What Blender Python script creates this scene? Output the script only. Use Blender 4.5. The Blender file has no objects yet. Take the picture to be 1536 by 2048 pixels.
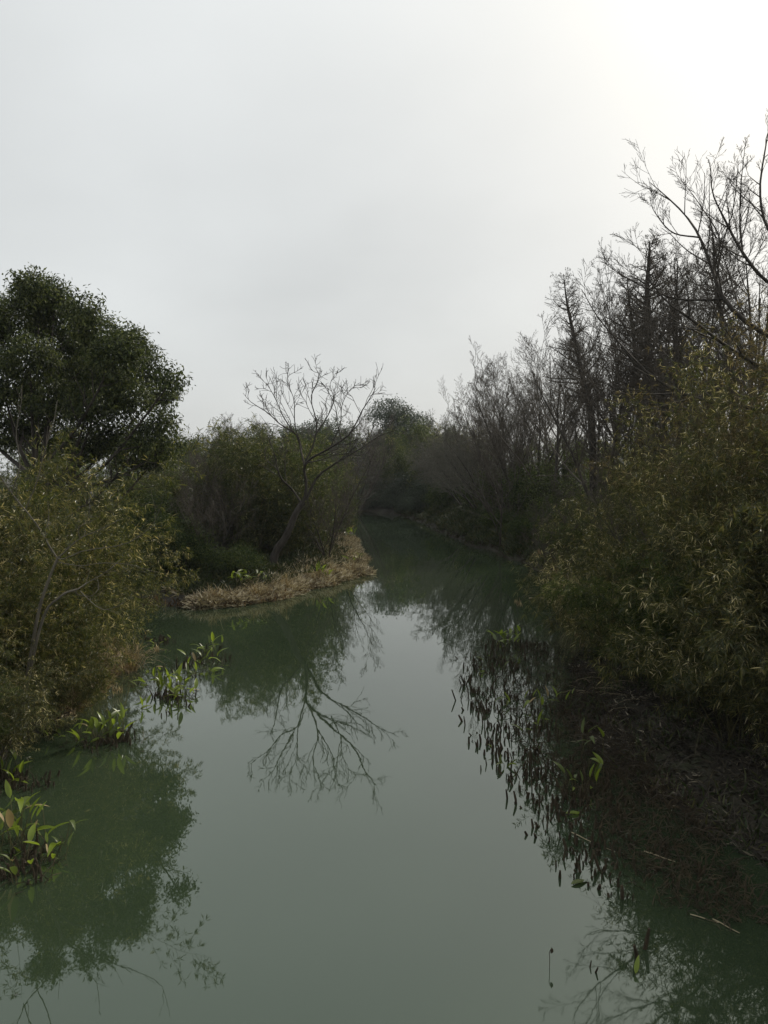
import bpy, math
import numpy as np
from mathutils import Vector

rng = np.random.default_rng(7)
scene = bpy.context.scene
COL = scene.collection

# ------------------------------------------------------------------ camera
F_PX = 1607.0            # focal length in photograph pixels (1536 x 2048)
CAM_H = 4.0
PITCH = math.atan((1024 - 940) / F_PX)
cam_d = bpy.data.cameras.new("camera")
cam = bpy.data.objects.new("camera", cam_d)
COL.objects.link(cam)
cam.location = (0, 0, CAM_H)
cam.rotation_euler = (math.pi / 2 - PITCH, 0, 0)
cam_d.sensor_fit = 'VERTICAL'
cam_d.angle = 2 * math.atan(1024 / F_PX)
cam_d.clip_start = 0.05
cam_d.clip_end = 2000
scene.camera = cam
scene.render.resolution_x = 768
scene.render.resolution_y = 1024

# ------------------------------------------------------------------ sky and sun
SUN_AZ, SUN_EL = math.radians(36), math.radians(33)
SUN_DIR = Vector((math.sin(SUN_AZ) * math.cos(SUN_EL), math.cos(SUN_AZ) * math.cos(SUN_EL), math.sin(SUN_EL)))
world = bpy.data.worlds.new("World")
scene.world = world
world.use_nodes = True
nt = world.node_tree
nt.nodes.clear()


def wn(t, **kw):
    n = nt.nodes.new(t)
    for k, v in kw.items():
        setattr(n, k, v)
    return n


def wmath(op, a, b=None, clamp=False):
    n = wn('ShaderNodeMath', operation=op, use_clamp=clamp)
    for i, v in enumerate((a, b)):
        if v is None:
            continue
        if isinstance(v, (int, float)):
            n.inputs[i].default_value = v
        else:
            nt.links.new(v, n.inputs[i])
    return n.outputs[0]


out = wn('ShaderNodeOutputWorld')
bg = wn('ShaderNodeBackground')
bg.inputs['Strength'].default_value = 0.1
nt.links.new(bg.outputs[0], out.inputs[0])
sky = wn('ShaderNodeTexSky', sky_type='NISHITA', sun_disc=False, sun_elevation=SUN_EL, sun_rotation=SUN_AZ)
sky.air_density = 1.0
sky.dust_density = 3.0
tc = wn('ShaderNodeTexCoord')
dotn = wn('ShaderNodeVectorMath', operation='DOT_PRODUCT')
nt.links.new(tc.outputs['Generated'], dotn.inputs[0])
dotn.inputs[1].default_value = SUN_DIR
dpos = wmath('MAXIMUM', dotn.outputs['Value'], 0.0)
lobe = wmath('POWER', dpos, 9.0)
lobe2 = wmath('POWER', dpos, 45.0)
sep = wn('ShaderNodeSeparateXYZ')
nt.links.new(tc.outputs['Generated'], sep.inputs[0])
zpos = wmath('MAXIMUM', sep.outputs['Z'], 0.0)
# soft cloud deck: noise stretched toward the horizon
zz = wmath('ADD', zpos, 0.35)
mp = wn('ShaderNodeVectorMath', operation='DIVIDE')
cmb = wn('ShaderNodeCombineXYZ')
for i in range(3):
    nt.links.new(zz, cmb.inputs[i])
nt.links.new(tc.outputs['Generated'], mp.inputs[0])
nt.links.new(cmb.outputs[0], mp.inputs[1])
noi = wn('ShaderNodeTexNoise')
noi.inputs['Scale'].default_value = 1.6
noi.inputs['Detail'].default_value = 4.0
noi.inputs['Roughness'].default_value = 0.45
nt.links.new(mp.outputs[0], noi.inputs['Vector'])
cl = wmath('MULTIPLY', wmath('SUBTRACT', noi.outputs['Fac'], 0.5), 0.28)
lum = wmath('ADD', wmath('MULTIPLY', zpos, 0.20), 0.63)
lum = wmath('ADD', lum, wmath('MULTIPLY', lobe, 0.27))
lum = wmath('ADD', lum, wmath('MULTIPLY', lobe2, 0.02))
lum = wmath('ADD', lum, cl)
lum = wmath('MULTIPLY', lum, 10.0 / 2 ** 1.17)
tint = wn('ShaderNodeMixRGB', blend_type='MIX')
tint.inputs[1].default_value = (0.972, 1.0, 0.995, 1)
tint.inputs[2].default_value = (1.02, 1.0, 0.93, 1)
nt.links.new(wmath('MULTIPLY', lobe, 1.0, True), tint.inputs[0])
cloud = wn('ShaderNodeMixRGB', blend_type='MULTIPLY')
cloud.inputs[0].default_value = 1.0
nt.links.new(tint.outputs[0], cloud.inputs[1])
nt.links.new(lum, cloud.inputs[2])
mixs = wn('ShaderNodeMixRGB', blend_type='MIX')
mixs.inputs[0].default_value = 0.96
nt.links.new(sky.outputs[0], mixs.inputs[1])
nt.links.new(cloud.outputs[0], mixs.inputs[2])
nt.links.new(mixs.outputs[0], bg.inputs['Color'])

sun_d = bpy.data.lights.new("sun", 'SUN')
sun_d.energy = 1.5
sun_d.angle = math.radians(10)
sun_d.color = (1.0, 0.93, 0.80)
sun = bpy.data.objects.new("sun", sun_d)
COL.objects.link(sun)
sun.location = (20, 30, 40)
sun.rotation_euler = SUN_DIR.to_track_quat('Z', 'Y').to_euler()

scene.view_settings.view_transform = 'Standard'
scene.view_settings.look = 'None'
scene.view_settings.exposure = 1.2
scene.view_settings.gamma = 1.0
scene.view_settings.use_curve_mapping = False

# ------------------------------------------------------------------ helpers


def at(x, y, d):
    """photograph pixel and distance along the river -> point in the place"""
    u = (x - 768) / F_PX
    v = (1024 - y) / F_PX
    c, s = math.cos(PITCH), math.sin(PITCH)
    dy = c + v * s
    dz = v * c - s
    return np.array((u * d / dy, d, CAM_H + dz * d / dy))


def link(o, parent=None):
    COL.objects.link(o)
    if parent is not None:
        o.parent = parent
    return o


def tag(o, label=None, cat=None, group=None, kind=None):
    if label: o['label'] = label
    if cat: o['category'] = cat
    if group: o['group'] = group
    if kind: o['kind'] = kind
    return o


def empty(name, loc, rz=0.0, sc=1.0):
    o = bpy.data.objects.new(name, None)
    o.empty_display_size = 0.2
    o.location = tuple(float(v) for v in loc)
    o.rotation_euler = (0, 0, rz)
    o.scale = (sc, sc, sc) if np.isscalar(sc) else tuple(sc)
    return link(o)


class MB:
    """collects triangles and quads, builds one mesh"""

    def __init__(self):
        self.v = []; self.q = []; self.t = []; self.n = 0; self.uvt = []

    def add(self, v, q=None, t=None):
        v = np.asarray(v, float).reshape(-1, 3)
        if q is not None and len(q): self.q.append(np.asarray(q, int).reshape(-1, 4) + self.n)
        if t is not None and len(t): self.t.append(np.asarray(t, int).reshape(-1, 3) + self.n)
        self.v.append(v); self.n += len(v)

    def tubes(self, P, R, k=4, cap=False):
        """P (B,n,3) paths, R (B,n) radii"""
        P = np.asarray(P, float); R = np.asarray(R, float)
        if P.ndim == 2: P = P[None]; R = R[None]
        B, n, _ = P.shape
        if B == 0: return
        T = np.gradient(P, axis=1)
        T /= np.linalg.norm(T, axis=2, keepdims=True) + 1e-9
        mean = T.mean(1); mean /= np.linalg.norm(mean, axis=1, keepdims=True) + 1e-9
        ref = np.where(np.abs(mean[:, 2:3]) < 0.8, np.array([[0, 0, 1.0]]), np.array([[1.0, 0, 0]]))
        n1 = np.cross(T, ref[:, None, :]); n1 /= np.linalg.norm(n1, axis=2, keepdims=True) + 1e-9
        n2 = np.cross(T, n1)
        a = np.arange(k) * 2 * np.pi / k
        ring = P[:, :, None, :] + R[:, :, None, None] * (np.cos(a)[None, None, :, None] * n1[:, :, None, :] + np.sin(a)[None, None, :, None] * n2[:, :, None, :])
        idx = np.arange(B * n * k).reshape(B, n, k)
        nx = np.roll(idx, -1, axis=2)
        q = np.stack([idx[:, :-1], nx[:, :-1], nx[:, 1:], idx[:, 1:]], -1).reshape(-1, 4)
        self.add(ring.reshape(-1, 3), q=q)
        if cap:
            if k == 4:
                self.q.append(idx[:, -1, :].reshape(-1, 4) + self.n - B * n * k)
            else:
                for b in range(B):
                    r = idx[b, -1] + self.n - B * n * k
                    self.t.append(np.array([[r[0], r[i], r[i + 1]] for i in range(1, k - 1)]))

    def leaves(self, p, d, nrm, L, W, bend=0.15):
        """p base, d direction, nrm up normal; kite-shaped folded leaf, two triangles + drooping tip"""
        N = len(p)
        L = np.broadcast_to(np.asarray(L, float), (N,))[:, None]; W = np.broadcast_to(np.asarray(W, float), (N,))[:, None]
        s = np.cross(d, nrm); s /= np.linalg.norm(s, axis=1, keepdims=True) + 1e-9
        up = np.cross(s, d)
        mid = p + d * L * 0.42
        v = np.stack([p, mid - s * W * 0.5 + up * W * 0.15, p + d * L - up * L * bend, mid + s * W * 0.5 + up * W * 0.15], 1)
        i = np.arange(N)[:, None] * 4
        t = np.concatenate([i + np.array([[0, 1, 2]]), i + np.array([[0, 2, 3]])], 0)
        self.add(v.reshape(-1, 3), t=t)

    def mesh(self, name, mat, smooth=True):
        me = bpy.data.meshes.new(name)
        V = np.concatenate(self.v) if self.v else np.zeros((0, 3))
        Q = np.concatenate(self.q) if self.q else np.zeros((0, 4), int)
        T = np.concatenate(self.t) if self.t else np.zeros((0, 3), int)
        me.vertices.add(len(V)); me.vertices.foreach_set('co', V.astype(np.float32).ravel())
        nl = Q.size + T.size
        me.loops.add(nl)
        me.loops.foreach_set('vertex_index', np.concatenate([Q.ravel(), T.ravel()]).astype(np.int32))
        npoly = len(Q) + len(T)
        me.polygons.add(npoly)
        starts = np.concatenate([np.arange(len(Q)) * 4, Q.size + np.arange(len(T)) * 3]).astype(np.int32)
        me.polygons.foreach_set('loop_start', starts)
        me.polygons.foreach_set('use_smooth', np.full(npoly, smooth))
        me.update(calc_edges=True)
        if mat: me.materials.append(mat)
        return me

    def build(self, name, mat, parent=None, smooth=True):
        return link(bpy.data.objects.new(name, self.mesh(name, mat, smooth)), parent)


def nrmz(a):
    return a / (np.linalg.norm(a, axis=-1, keepdims=True) + 1e-9)


def rand_dir(n):
    return nrmz(rng.normal(size=(n, 3)))


def set_mat(o, mat):
    """a material of this object's own on shared mesh data"""
    o.material_slots[0].link = 'OBJECT'
    o.material_slots[0].material = mat


def copy_thing(root, loc, rz=0.0, sc=1.0, tilt=(0, 0)):
    r = root.copy(); COL.objects.link(r)
    r.location = tuple(float(v) for v in loc); r.rotation_euler = (tilt[0], tilt[1], rz)
    r.scale = (sc, sc, sc) if np.isscalar(sc) else tuple(sc)
    for ch in root.children:
        c = ch.copy(); COL.objects.link(c); c.parent = r
        for g in ch.children:
            gg = g.copy(); COL.objects.link(gg); gg.parent = c
    return r


# ------------------------------------------------------------------ materials
def new_mat(name):
    m = bpy.data.materials.new(name); m.use_nodes = True
    m.node_tree.nodes.clear()
    return m, m.node_tree


def ramp_node(t, stops):
    r = t.nodes.new('ShaderNodeValToRGB')
    e = r.color_ramp.elements
    while len(e) < len(stops): e.new(0.5)
    for el, (p, c) in zip(e, stops):
        el.position = p; el.color = (*c, 1)
    return r


def leaf_mat(name, stops, trans=0.35, rough=0.45, spec=0.4, patch=0.5, tint=1.25):
    """each leaf its own shade; slow patches of age across the plant"""
    m, t = new_mat(name)
    o = t.nodes.new('ShaderNodeOutputMaterial')
    g = t.nodes.new('ShaderNodeNewGeometry')
    tcn = t.nodes.new('ShaderNodeTexCoord')
    n = t.nodes.new('ShaderNodeTexNoise'); n.inputs['Scale'].default_value = 1.1; n.inputs['Detail'].default_value = 2
    t.links.new(tcn.outputs['Object'], n.inputs['Vector'])
    mx = t.nodes.new('ShaderNodeMath'); mx.operation = 'MULTIPLY_ADD'
    t.links.new(n.outputs['Fac'], mx.inputs[0]); mx.inputs[1].default_value = patch * 1.6; mx.inputs[2].default_value = -patch * 0.8
    ad = t.nodes.new('ShaderNodeMath'); ad.operation = 'ADD'; ad.use_clamp = True
    t.links.new(g.outputs['Random Per Island'], ad.inputs[0]); t.links.new(mx.outputs[0], ad.inputs[1])
    r = ramp_node(t, stops)
    t.links.new(ad.outputs[0], r.inputs[0])
    p = t.nodes.new('ShaderNodeBsdfPrincipled')
    p.inputs['Roughness'].default_value = rough
    p.inputs['Specular IOR Level'].default_value = spec
    t.links.new(r.outputs[0], p.inputs['Base Color'])
    tr = t.nodes.new('ShaderNodeBsdfTranslucent')
    br = t.nodes.new('ShaderNodeMixRGB'); br.blend_type = 'MULTIPLY'; br.inputs[0].default_value = 1
    br.inputs[2].default_value = (tint, tint, tint * 0.7, 1)
    t.links.new(r.outputs[0], br.inputs[1]); t.links.new(br.outputs[0], tr.inputs[0])
    ms = t.nodes.new('ShaderNodeMixShader'); ms.inputs[0].default_value = trans
    t.links.new(p.outputs[0], ms.inputs[1]); t.links.new(tr.outputs[0], ms.inputs[2])
    t.links.new(ms.outputs[0], o.inputs[0])
    return m


def noise_mat(name, stops, scale=6.0, rough=0.85, bump=0.3, spec=0.25, stretch=(1, 1, 1), detail=6):
    m, t = new_mat(name)
    o = t.nodes.new('ShaderNodeOutputMaterial')
    tcn = t.nodes.new('ShaderNodeTexCoord')
    mpn = t.nodes.new('ShaderNodeMapping'); mpn.inputs['Scale'].default_value = stretch
    t.links.new(tcn.outputs['Object'], mpn.inputs[0])
    n = t.nodes.new('ShaderNodeTexNoise'); n.inputs['Scale'].default_value = scale; n.inputs['Detail'].default_value = detail
    n.inputs['Roughness'].default_value = 0.65
    t.links.new(mpn.outputs[0], n.inputs['Vector'])
    r = ramp_node(t, stops)
    t.links.new(n.outputs['Fac'], r.inputs[0])
    p = t.nodes.new('ShaderNodeBsdfPrincipled')
    p.inputs['Roughness'].default_value = rough
    p.inputs['Specular IOR Level'].default_value = spec
    t.links.new(r.outputs[0], p.inputs['Base Color'])
    if bump:
        b = t.nodes.new('ShaderNodeBump'); b.inputs['Strength'].default_value = bump; b.inputs['Distance'].default_value = 0.03
        t.links.new(n.outputs['Fac'], b.inputs['Height']); t.links.new(b.outputs[0], p.inputs['Normal'])
    t.links.new(p.outputs[0], o.inputs[0])
    return m


M = {}
M['bamboo'] = leaf_mat('bamboo_leaf', [(0.0, (0.018, 0.028, 0.008)), (0.4, (0.054, 0.064, 0.017)), (0.75, (0.120, 0.116, 0.032)), (0.93, (0.22, 0.185, 0.07)), (1.0, (0.55, 0.48, 0.29))], trans=0.36, rough=0.38, spec=0.6)
M['bamboo_brown'] = leaf_mat('bamboo_leaf_withered', [(0.0, (0.030, 0.030, 0.012)), (0.4, (0.080, 0.068, 0.028)), (0.75, (0.145, 0.112, 0.052)), (0.95, (0.25, 0.19, 0.10)), (1.0, (0.45, 0.37, 0.24))], trans=0.36, rough=0.45, spec=0.4)
M['bamboo_yellow'] = leaf_mat('bamboo_leaf_yellowing', [(0.0, (0.020, 0.032, 0.007)), (0.4, (0.060, 0.074, 0.017)), (0.75, (0.130, 0.130, 0.032)), (0.93, (0.24, 0.205, 0.07)), (1.0, (0.50, 0.42, 0.22))], trans=0.4, rough=0.42, spec=0.45)
M['bamboo_dark'] = leaf_mat('bamboo_leaf_deep_green', [(0.0, (0.016, 0.032, 0.008)), (0.5, (0.046, 0.070, 0.016)), (0.9, (0.110, 0.128, 0.032)), (1.0, (0.28, 0.27, 0.13))], trans=0.4, rough=0.42, spec=0.4)
M['bamboo_point'] = leaf_mat('bamboo_leaf_olive', [(0.0, (0.014, 0.026, 0.007)), (0.5, (0.046, 0.062, 0.016)), (0.9, (0.112, 0.120, 0.032)), (1.0, (0.30, 0.27, 0.13))], trans=0.36, rough=0.42, spec=0.4)
M['camphor'] = leaf_mat('camphor_leaf', [(0.0, (0.016, 0.024, 0.012)), (0.6, (0.054, 0.072, 0.024)), (1.0, (0.14, 0.155, 0.055))], trans=0.3, rough=0.5, spec=0.22)
M['shrub'] = leaf_mat('shrub_leaf', [(0.0, (0.018, 0.034, 0.012)), (0.6, (0.042, 0.066, 0.020)), (1.0, (0.11, 0.125, 0.035))], trans=0.3, rough=0.6, spec=0.12)
M['far'] = leaf_mat('far_evergreen_leaf', [(0.0, (0.020, 0.034, 0.020)), (1.0, (0.055, 0.075, 0.038))], trans=0.2)
M['canna'] = leaf_mat('water_plant_leaf', [(0.0, (0.10, 0.16, 0.020)), (0.6, (0.19, 0.25, 0.030)), (1.0, (0.34, 0.33, 0.06))], trans=0.5, rough=0.3, spec=0.5, patch=0.35)
M['canna_dark'] = leaf_mat('water_plant_leaf_dull', [(0.0, (0.040, 0.070, 0.016)), (1.0, (0.12, 0.15, 0.03))], trans=0.35, rough=0.35)
M['culm'] = noise_mat('bamboo_culm', [(0.3, (0.045, 0.045, 0.018)), (0.7, (0.11, 0.095, 0.045))], scale=3, bump=0)
M['bark'] = noise_mat('dark_bark', [(0.3, (0.022, 0.019, 0.016)), (0.7, (0.075, 0.065, 0.054))], scale=9, stretch=(1, 1, 0.25), bump=0.6)
M['bark_pale'] = noise_mat('pale_bark', [(0.3, (0.055, 0.050, 0.040)), (0.7, (0.18, 0.16, 0.125))], scale=9, stretch=(1, 1, 0.3), bump=0.4)
M['twig'] = noise_mat('brown_twig', [(0.3, (0.050, 0.043, 0.034)), (0.7, (0.115, 0.098, 0.078))], scale=4, bump=0)
M['twig_grey'] = noise_mat('grey_twig', [(0.3, (0.075, 0.072, 0.058)), (0.7, (0.17, 0.16, 0.13))], scale=4, bump=0)
M['stub'] = noise_mat('cut_reed_stem', [(0.3, (0.016, 0.013, 0.009)), (0.55, (0.044, 0.033, 0.019)), (0.8, (0.11, 0.082, 0.045))], scale=5, bump=0.2)
M['straw'] = leaf_mat('dry_straw', [(0.0, (0.11, 0.075, 0.035)), (0.5, (0.27, 0.20, 0.10)), (0.85, (0.44, 0.35, 0.20)), (1.0, (0.66, 0.58, 0.42))], trans=0.2, rough=0.6, patch=0.4, tint=1.0)
M['straw_pale'] = leaf_mat('bleached_straw', [(0.0, (0.12, 0.095, 0.05)), (0.3, (0.36, 0.30, 0.18)), (0.7, (0.56, 0.49, 0.34)), (1.0, (0.70, 0.63, 0.48))], trans=0.2, rough=0.6, patch=0.45, tint=1.0)
M['straw_red'] = leaf_mat('rusty_stubble', [(0.0, (0.05, 0.030, 0.014)), (0.6, (0.14, 0.080, 0.032)), (1.0, (0.28, 0.19, 0.09))], trans=0.2, rough=0.6, tint=1.0)
M['litter'] = leaf_mat('dead_leaf_litter', [(0.0, (0.012, 0.010, 0.007)), (0.6, (0.034, 0.028, 0.018)), (0.93, (0.075, 0.062, 0.040)), (1.0, (0.30, 0.26, 0.19))], trans=0.1, rough=0.7, tint=1.0)
M['grass'] = leaf_mat('bank_grass', [(0.0, (0.020, 0.034, 0.010)), (0.6, (0.045, 0.066, 0.018)), (1.0, (0.11, 0.105, 0.04))], trans=0.3)
M['stick'] = noise_mat('pale_broken_stick', [(0.3, (0.20, 0.16, 0.10)), (0.7, (0.42, 0.35, 0.24))], scale=8, bump=0)
M['rock'] = noise_mat('bank_stone', [(0.3, (0.035, 0.032, 0.028)), (0.7, (0.12, 0.11, 0.095))], scale=7, bump=0.6)

# ground
m, t = new_mat('muddy_ground'); M['ground'] = m
o = t.nodes.new('ShaderNodeOutputMaterial'); p = t.nodes.new('ShaderNodeBsdfPrincipled')
tcn = t.nodes.new('ShaderNodeTexCoord')
n1 = t.nodes.new('ShaderNodeTexNoise'); n1.inputs['Scale'].default_value = 0.7; n1.inputs['Detail'].default_value = 8; n1.inputs['Roughness'].default_value = 0.7
n2 = t.nodes.new('ShaderNodeTexNoise'); n2.inputs['Scale'].default_value = 14; n2.inputs['Detail'].default_value = 6
for n in (n1, n2): t.links.new(tcn.outputs['Object'], n.inputs['Vector'])
r1 = ramp_node(t, [(0.30, (0.012, 0.010, 0.007)), (0.5, (0.026, 0.021, 0.013)), (0.62, (0.030, 0.034, 0.014)), (0.8, (0.05, 0.042, 0.024))])
t.links.new(n1.outputs['Fac'], r1.inputs[0])
mx = t.nodes.new('ShaderNodeMixRGB'); mx.blend_type = 'OVERLAY'; mx.inputs[0].default_value = 0.7
t.links.new(r1.outputs[0], mx.inputs[1]); t.links.new(n2.outputs['Fac'], mx.inputs[2])
t.links.new(mx.outputs[0], p.inputs['Base Color']); p.inputs['Roughness'].default_value = 0.9
b = t.nodes.new('ShaderNodeBump'); b.inputs['Strength'].default_value = 0.8; b.inputs['Distance'].default_value = 0.05
t.links.new(n2.outputs['Fac'], b.inputs['Height']); t.links.new(b.outputs[0], p.inputs['Normal'])
t.links.new(p.outputs[0], o.inputs[0])

# still, turbid green water
m, t = new_mat('turbid_river_water'); M['water'] = m
o = t.nodes.new('ShaderNodeOutputMaterial'); p = t.nodes.new('ShaderNodeBsdfPrincipled')
tcn = t.nodes.new('ShaderNodeTexCoord')
mpn = t.nodes.new('ShaderNodeMapping'); mpn.inputs['Scale'].default_value = (1.0, 0.55, 1.0)
t.links.new(tcn.outputs['Object'], mpn.inputs[0])
n1 = t.nodes.new('ShaderNodeTexNoise'); n1.inputs['Scale'].default_value = 1.3; n1.inputs['Detail'].default_value = 2
n2 = t.nodes.new('ShaderNodeTexNoise'); n2.inputs['Scale'].default_value = 9.0; n2.inputs['Detail'].default_value = 2
n3 = t.nodes.new('ShaderNodeTexNoise'); n3.inputs['Scale'].default_value = 0.35; n3.inputs['Detail'].default_value = 3
for n in (n1, n2, n3): t.links.new(mpn.outputs[0], n.inputs['Vector'])
r1 = ramp_node(t, [(0.3, (0.0235, 0.036, 0.0185)), (0.7, (0.030, 0.044, 0.0245))])
t.links.new(n3.outputs['Fac'], r1.inputs[0]); t.links.new(r1.outputs[0], p.inputs['Base Color'])
sm = t.nodes.new('ShaderNodeMath'); sm.operation = 'MULTIPLY_ADD'
t.links.new(n2.outputs['Fac'], sm.inputs[0]); sm.inputs[1].default_value = 0.09; t.links.new(n1.outputs['Fac'], sm.inputs[2])
b = t.nodes.new('ShaderNodeBump'); b.inputs['Strength'].default_value = 0.35; b.inputs['Distance'].default_value = 0.006
t.links.new(sm.outputs[0], b.inputs['Height']); t.links.new(b.outputs[0], p.inputs['Normal'])
p.inputs['Specular Tint'].default_value = (0.84, 1.0, 0.90, 1); 
rr_ = t.nodes.new('ShaderNodeMapRange')
rr_.inputs['From Min'].default_value = 0.35; rr_.inputs['From Max'].default_value = 0.7; rr_.inputs['To Min'].default_value = 0.012; rr_.inputs['To Max'].default_value = 0.03
t.links.new(n3.outputs['Fac'], rr_.inputs['Value']); t.links.new(rr_.outputs[0], p.inputs['Roughness'])
p.inputs['IOR'].default_value = 1.8
t.links.new(p.outputs[0], o.inputs[0])

# ------------------------------------------------------------------ ground and river
RIVER = np.array([(-5.4, -40), (-5.0, 0), (-4.5, 6), (-4.6, 8), (-5.2, 10), (-5.4, 12), (-5.1, 14), (-5.3, 16.5), (-6.2, 18.5), (-9.0, 19.5), (-11.0, 21),
                  (-9.5, 22.6), (-7.2, 23.7), (-5.4, 23.0), (-4.2, 23.5), (-3.2, 24.8), (-2.2, 27.2), (-1.3, 29.0), (-0.75, 30.4), (-0.8, 33), (-1.2, 38), (-1.9, 46), (-2.9, 58),
                  (-5.5, 65), (-12, 69), (-30, 72), (-80, 75), (-80, 88), (-30, 84), (-10, 82), (-2, 78), (2.0, 69), (3.3, 60), (4.0, 50), (4.7, 43), (6.1, 35), (6.2, 28), (5.6, 23),
                  (4.8, 19), (3.9, 16), (3.15, 13.5), (3.0, 11.5), (3.3, 9.5), (4.1, 7), (4.8, 4), (5.2, 0), (5.6, -40)], float)


def sdist(X, Y):
    """metres from the shoreline, positive on land"""
    X = np.asarray(X, float); Y = np.asarray(Y, float)
    best = np.full(X.shape, 1e9); inside = np.zeros(X.shape, bool)
    for (x0, y0), (x1, y1) in zip(RIVER, np.roll(RIVER, -1, 0)):
        ex, ey = x1 - x0, y1 - y0
        tt = np.clip(((X - x0) * ex + (Y - y0) * ey) / (ex * ex + ey * ey), 0, 1)
        best = np.minimum(best, np.hypot(X - x0 - tt * ex, Y - y0 - tt * ey))
        c = ((y0 > Y) != (y1 > Y)) & (X < ex * (Y - y0) / (ey + 1e-12) + x0)
        inside ^= c
    s = np.where(inside, -best, best)
    return s + 0.10 * np.sin(2.3 * X + 1.1 * Y) + 0.06 * np.sin(5.1 * Y - 3.0 * X) + np.clip((Y - 26) / 10, 0, 1) * (0.22 * np.sin(1.3 * Y + 0.7 * X) + 0.12 * np.sin(3.7 * Y))


def height(X, Y):
    X = np.asarray(X, float); Y = np.asarray(Y, float)
    s = sdist(X, Y)
    std = np.interp(s, [-4, -1.5, -0.3, 0, 0.15, 0.6, 2.0, 4.0, 8, 30], [-1.3, -0.7, -0.12, 0.0, 0.12, 0.28, 0.60, 0.95, 1.25, 1.5])
    mud = np.interp(s, [-4, -2.2, -0.3, 0, 1.0, 2.5, 4.5, 8, 30], [-0.9, -0.25, -0.05, 0.0, 0.14, 0.42, 0.95, 1.3, 1.5])
    steep = np.interp(s, [-4, -1.5, -0.3, 0, 0.1, 0.6, 2.0, 4.0, 8, 30], [-1.3, -0.7, -0.12, 0.0, 0.22, 0.42, 1.2, 2.0, 2.3, 2.4])
    wm = np.clip((19 - Y) / 3, 0, 1) * (X > 0)
    ws = np.clip((Y - 27) / 5, 0, 1) * np.clip((75 - Y) / 6, 0, 1) * (X > 0)
    h = std * (1 - wm) * (1 - ws) + mud * wm + steep * ws * (1 - wm)
    land = np.clip(s / 0.8, 0, 1)
    h = h + land * (0.05 * np.sin(1.7 * X + 0.6 * Y) + 0.04 * np.sin(3.3 * Y - 1.2 * X) + 0.02 * np.sin(7 * X + 5 * Y))
    return h


def ground_z(x, y):
    return float(height(np.array([x]), np.array([y]))[0])


def axis(lo, hi, step, far):
    core = np.arange(lo, hi + 1e-6, step)
    g = [step * 1.5]
    while sum(g) < far: g.append(g[-1] * 1.35)
    outw = np.cumsum(g)
    return np.concatenate([(lo - outw)[::-1], core, hi + outw])


xs = axis(-16, 14, 0.22, 230); ys = axis(3, 92, 0.4, 160)
GX, GY = np.meshgrid(xs, ys)
GZ = height(GX, GY)
nx, ny = len(xs), len(ys)
idx = np.arange(nx * ny).reshape(ny, nx)
mb = MB()
mb.add(np.stack([GX, GY, GZ], -1), q=np.stack([idx[:-1, :-1], idx[:-1, 1:], idx[1:, 1:], idx[1:, :-1]], -1))
tag(mb.build('ground', M['ground']), kind='structure')
mb = MB()
mb.add([(-85, -42, 0), (14, -42, 0), (14, 92, 0), (-85, 92, 0)], q=[(0, 1, 2, 3)])
tag(mb.build('river_water', M['water'], smooth=False), kind='structure')


# ------------------------------------------------------------------ growth
def interp_path(P, R, par, tt):
    n = P.shape[1]
    f = tt * (n - 1); i = np.clip(f.astype(int), 0, n - 2); fr = (f - i)[:, None]
    a, b_ = P[par, i], P[par, i + 1]
    return a * (1 - fr) + b_ * fr, nrmz(b_ - a), R[par, i] * (1 - fr[:, 0]) + R[par, i + 1] * fr[:, 0]


def walk(p0, d0, L, nseg, wig, up):
    """up: scalar or per-step array, pull towards the sky"""
    B = len(p0)
    P = np.empty((B, nseg + 1, 3)); P[:, 0] = p0
    d = d0.copy()
    ups = np.broadcast_to(np.asarray(up, float), (nseg,))
    for k in range(nseg):
        d = nrmz(d + rng.normal(size=(B, 3)) * wig + np.array([0, 0, 1.0]) * ups[k])
        P[:, k + 1] = P[:, k] + d * (L / nseg)[:, None]
    return P


def sprout(P, R, nchild, t0, t1, ratio, angle, wig, up, nseg, rr=0.6, rmin=0.003, taper=0.35, flat=0.0, absL=None, lt=0.55):
    B = len(P)
    par = np.repeat(np.arange(B), nchild)
    N = len(par)
    tt = t0 + (t1 - t0) * (np.tile((np.arange(nchild) + 0.5) / nchild, B) + rng.uniform(-0.5, 0.5, N) / nchild)
    o_, tg, r_ = interp_path(P, R, par, np.clip(tt, 0, 0.999))
    perp = rand_dir(N); perp[:, 2] *= (1 - flat)
    perp = nrmz(perp - (perp * tg).sum(1, keepdims=True) * tg)
    a = angle * rng.uniform(0.75, 1.25, N)[:, None]
    d = nrmz(tg * np.cos(a) + perp * np.sin(a))
    pl = np.linalg.norm(np.diff(P, axis=1), axis=2).sum(1)[par]
    L = (pl if absL is None else absL) * ratio * (1 - lt * (tt - t0) / max(t1 - t0, 1e-6)) * rng.uniform(0.65, 1.25, N)
    C = walk(o_, d, L, nseg, wig, up)
    r0 = np.maximum(r_ * rr, rmin)
    RR = r0[:, None] * np.linspace(1, taper, nseg + 1)[None]
    return C, np.maximum(RR, rmin * 0.7), par


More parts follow.
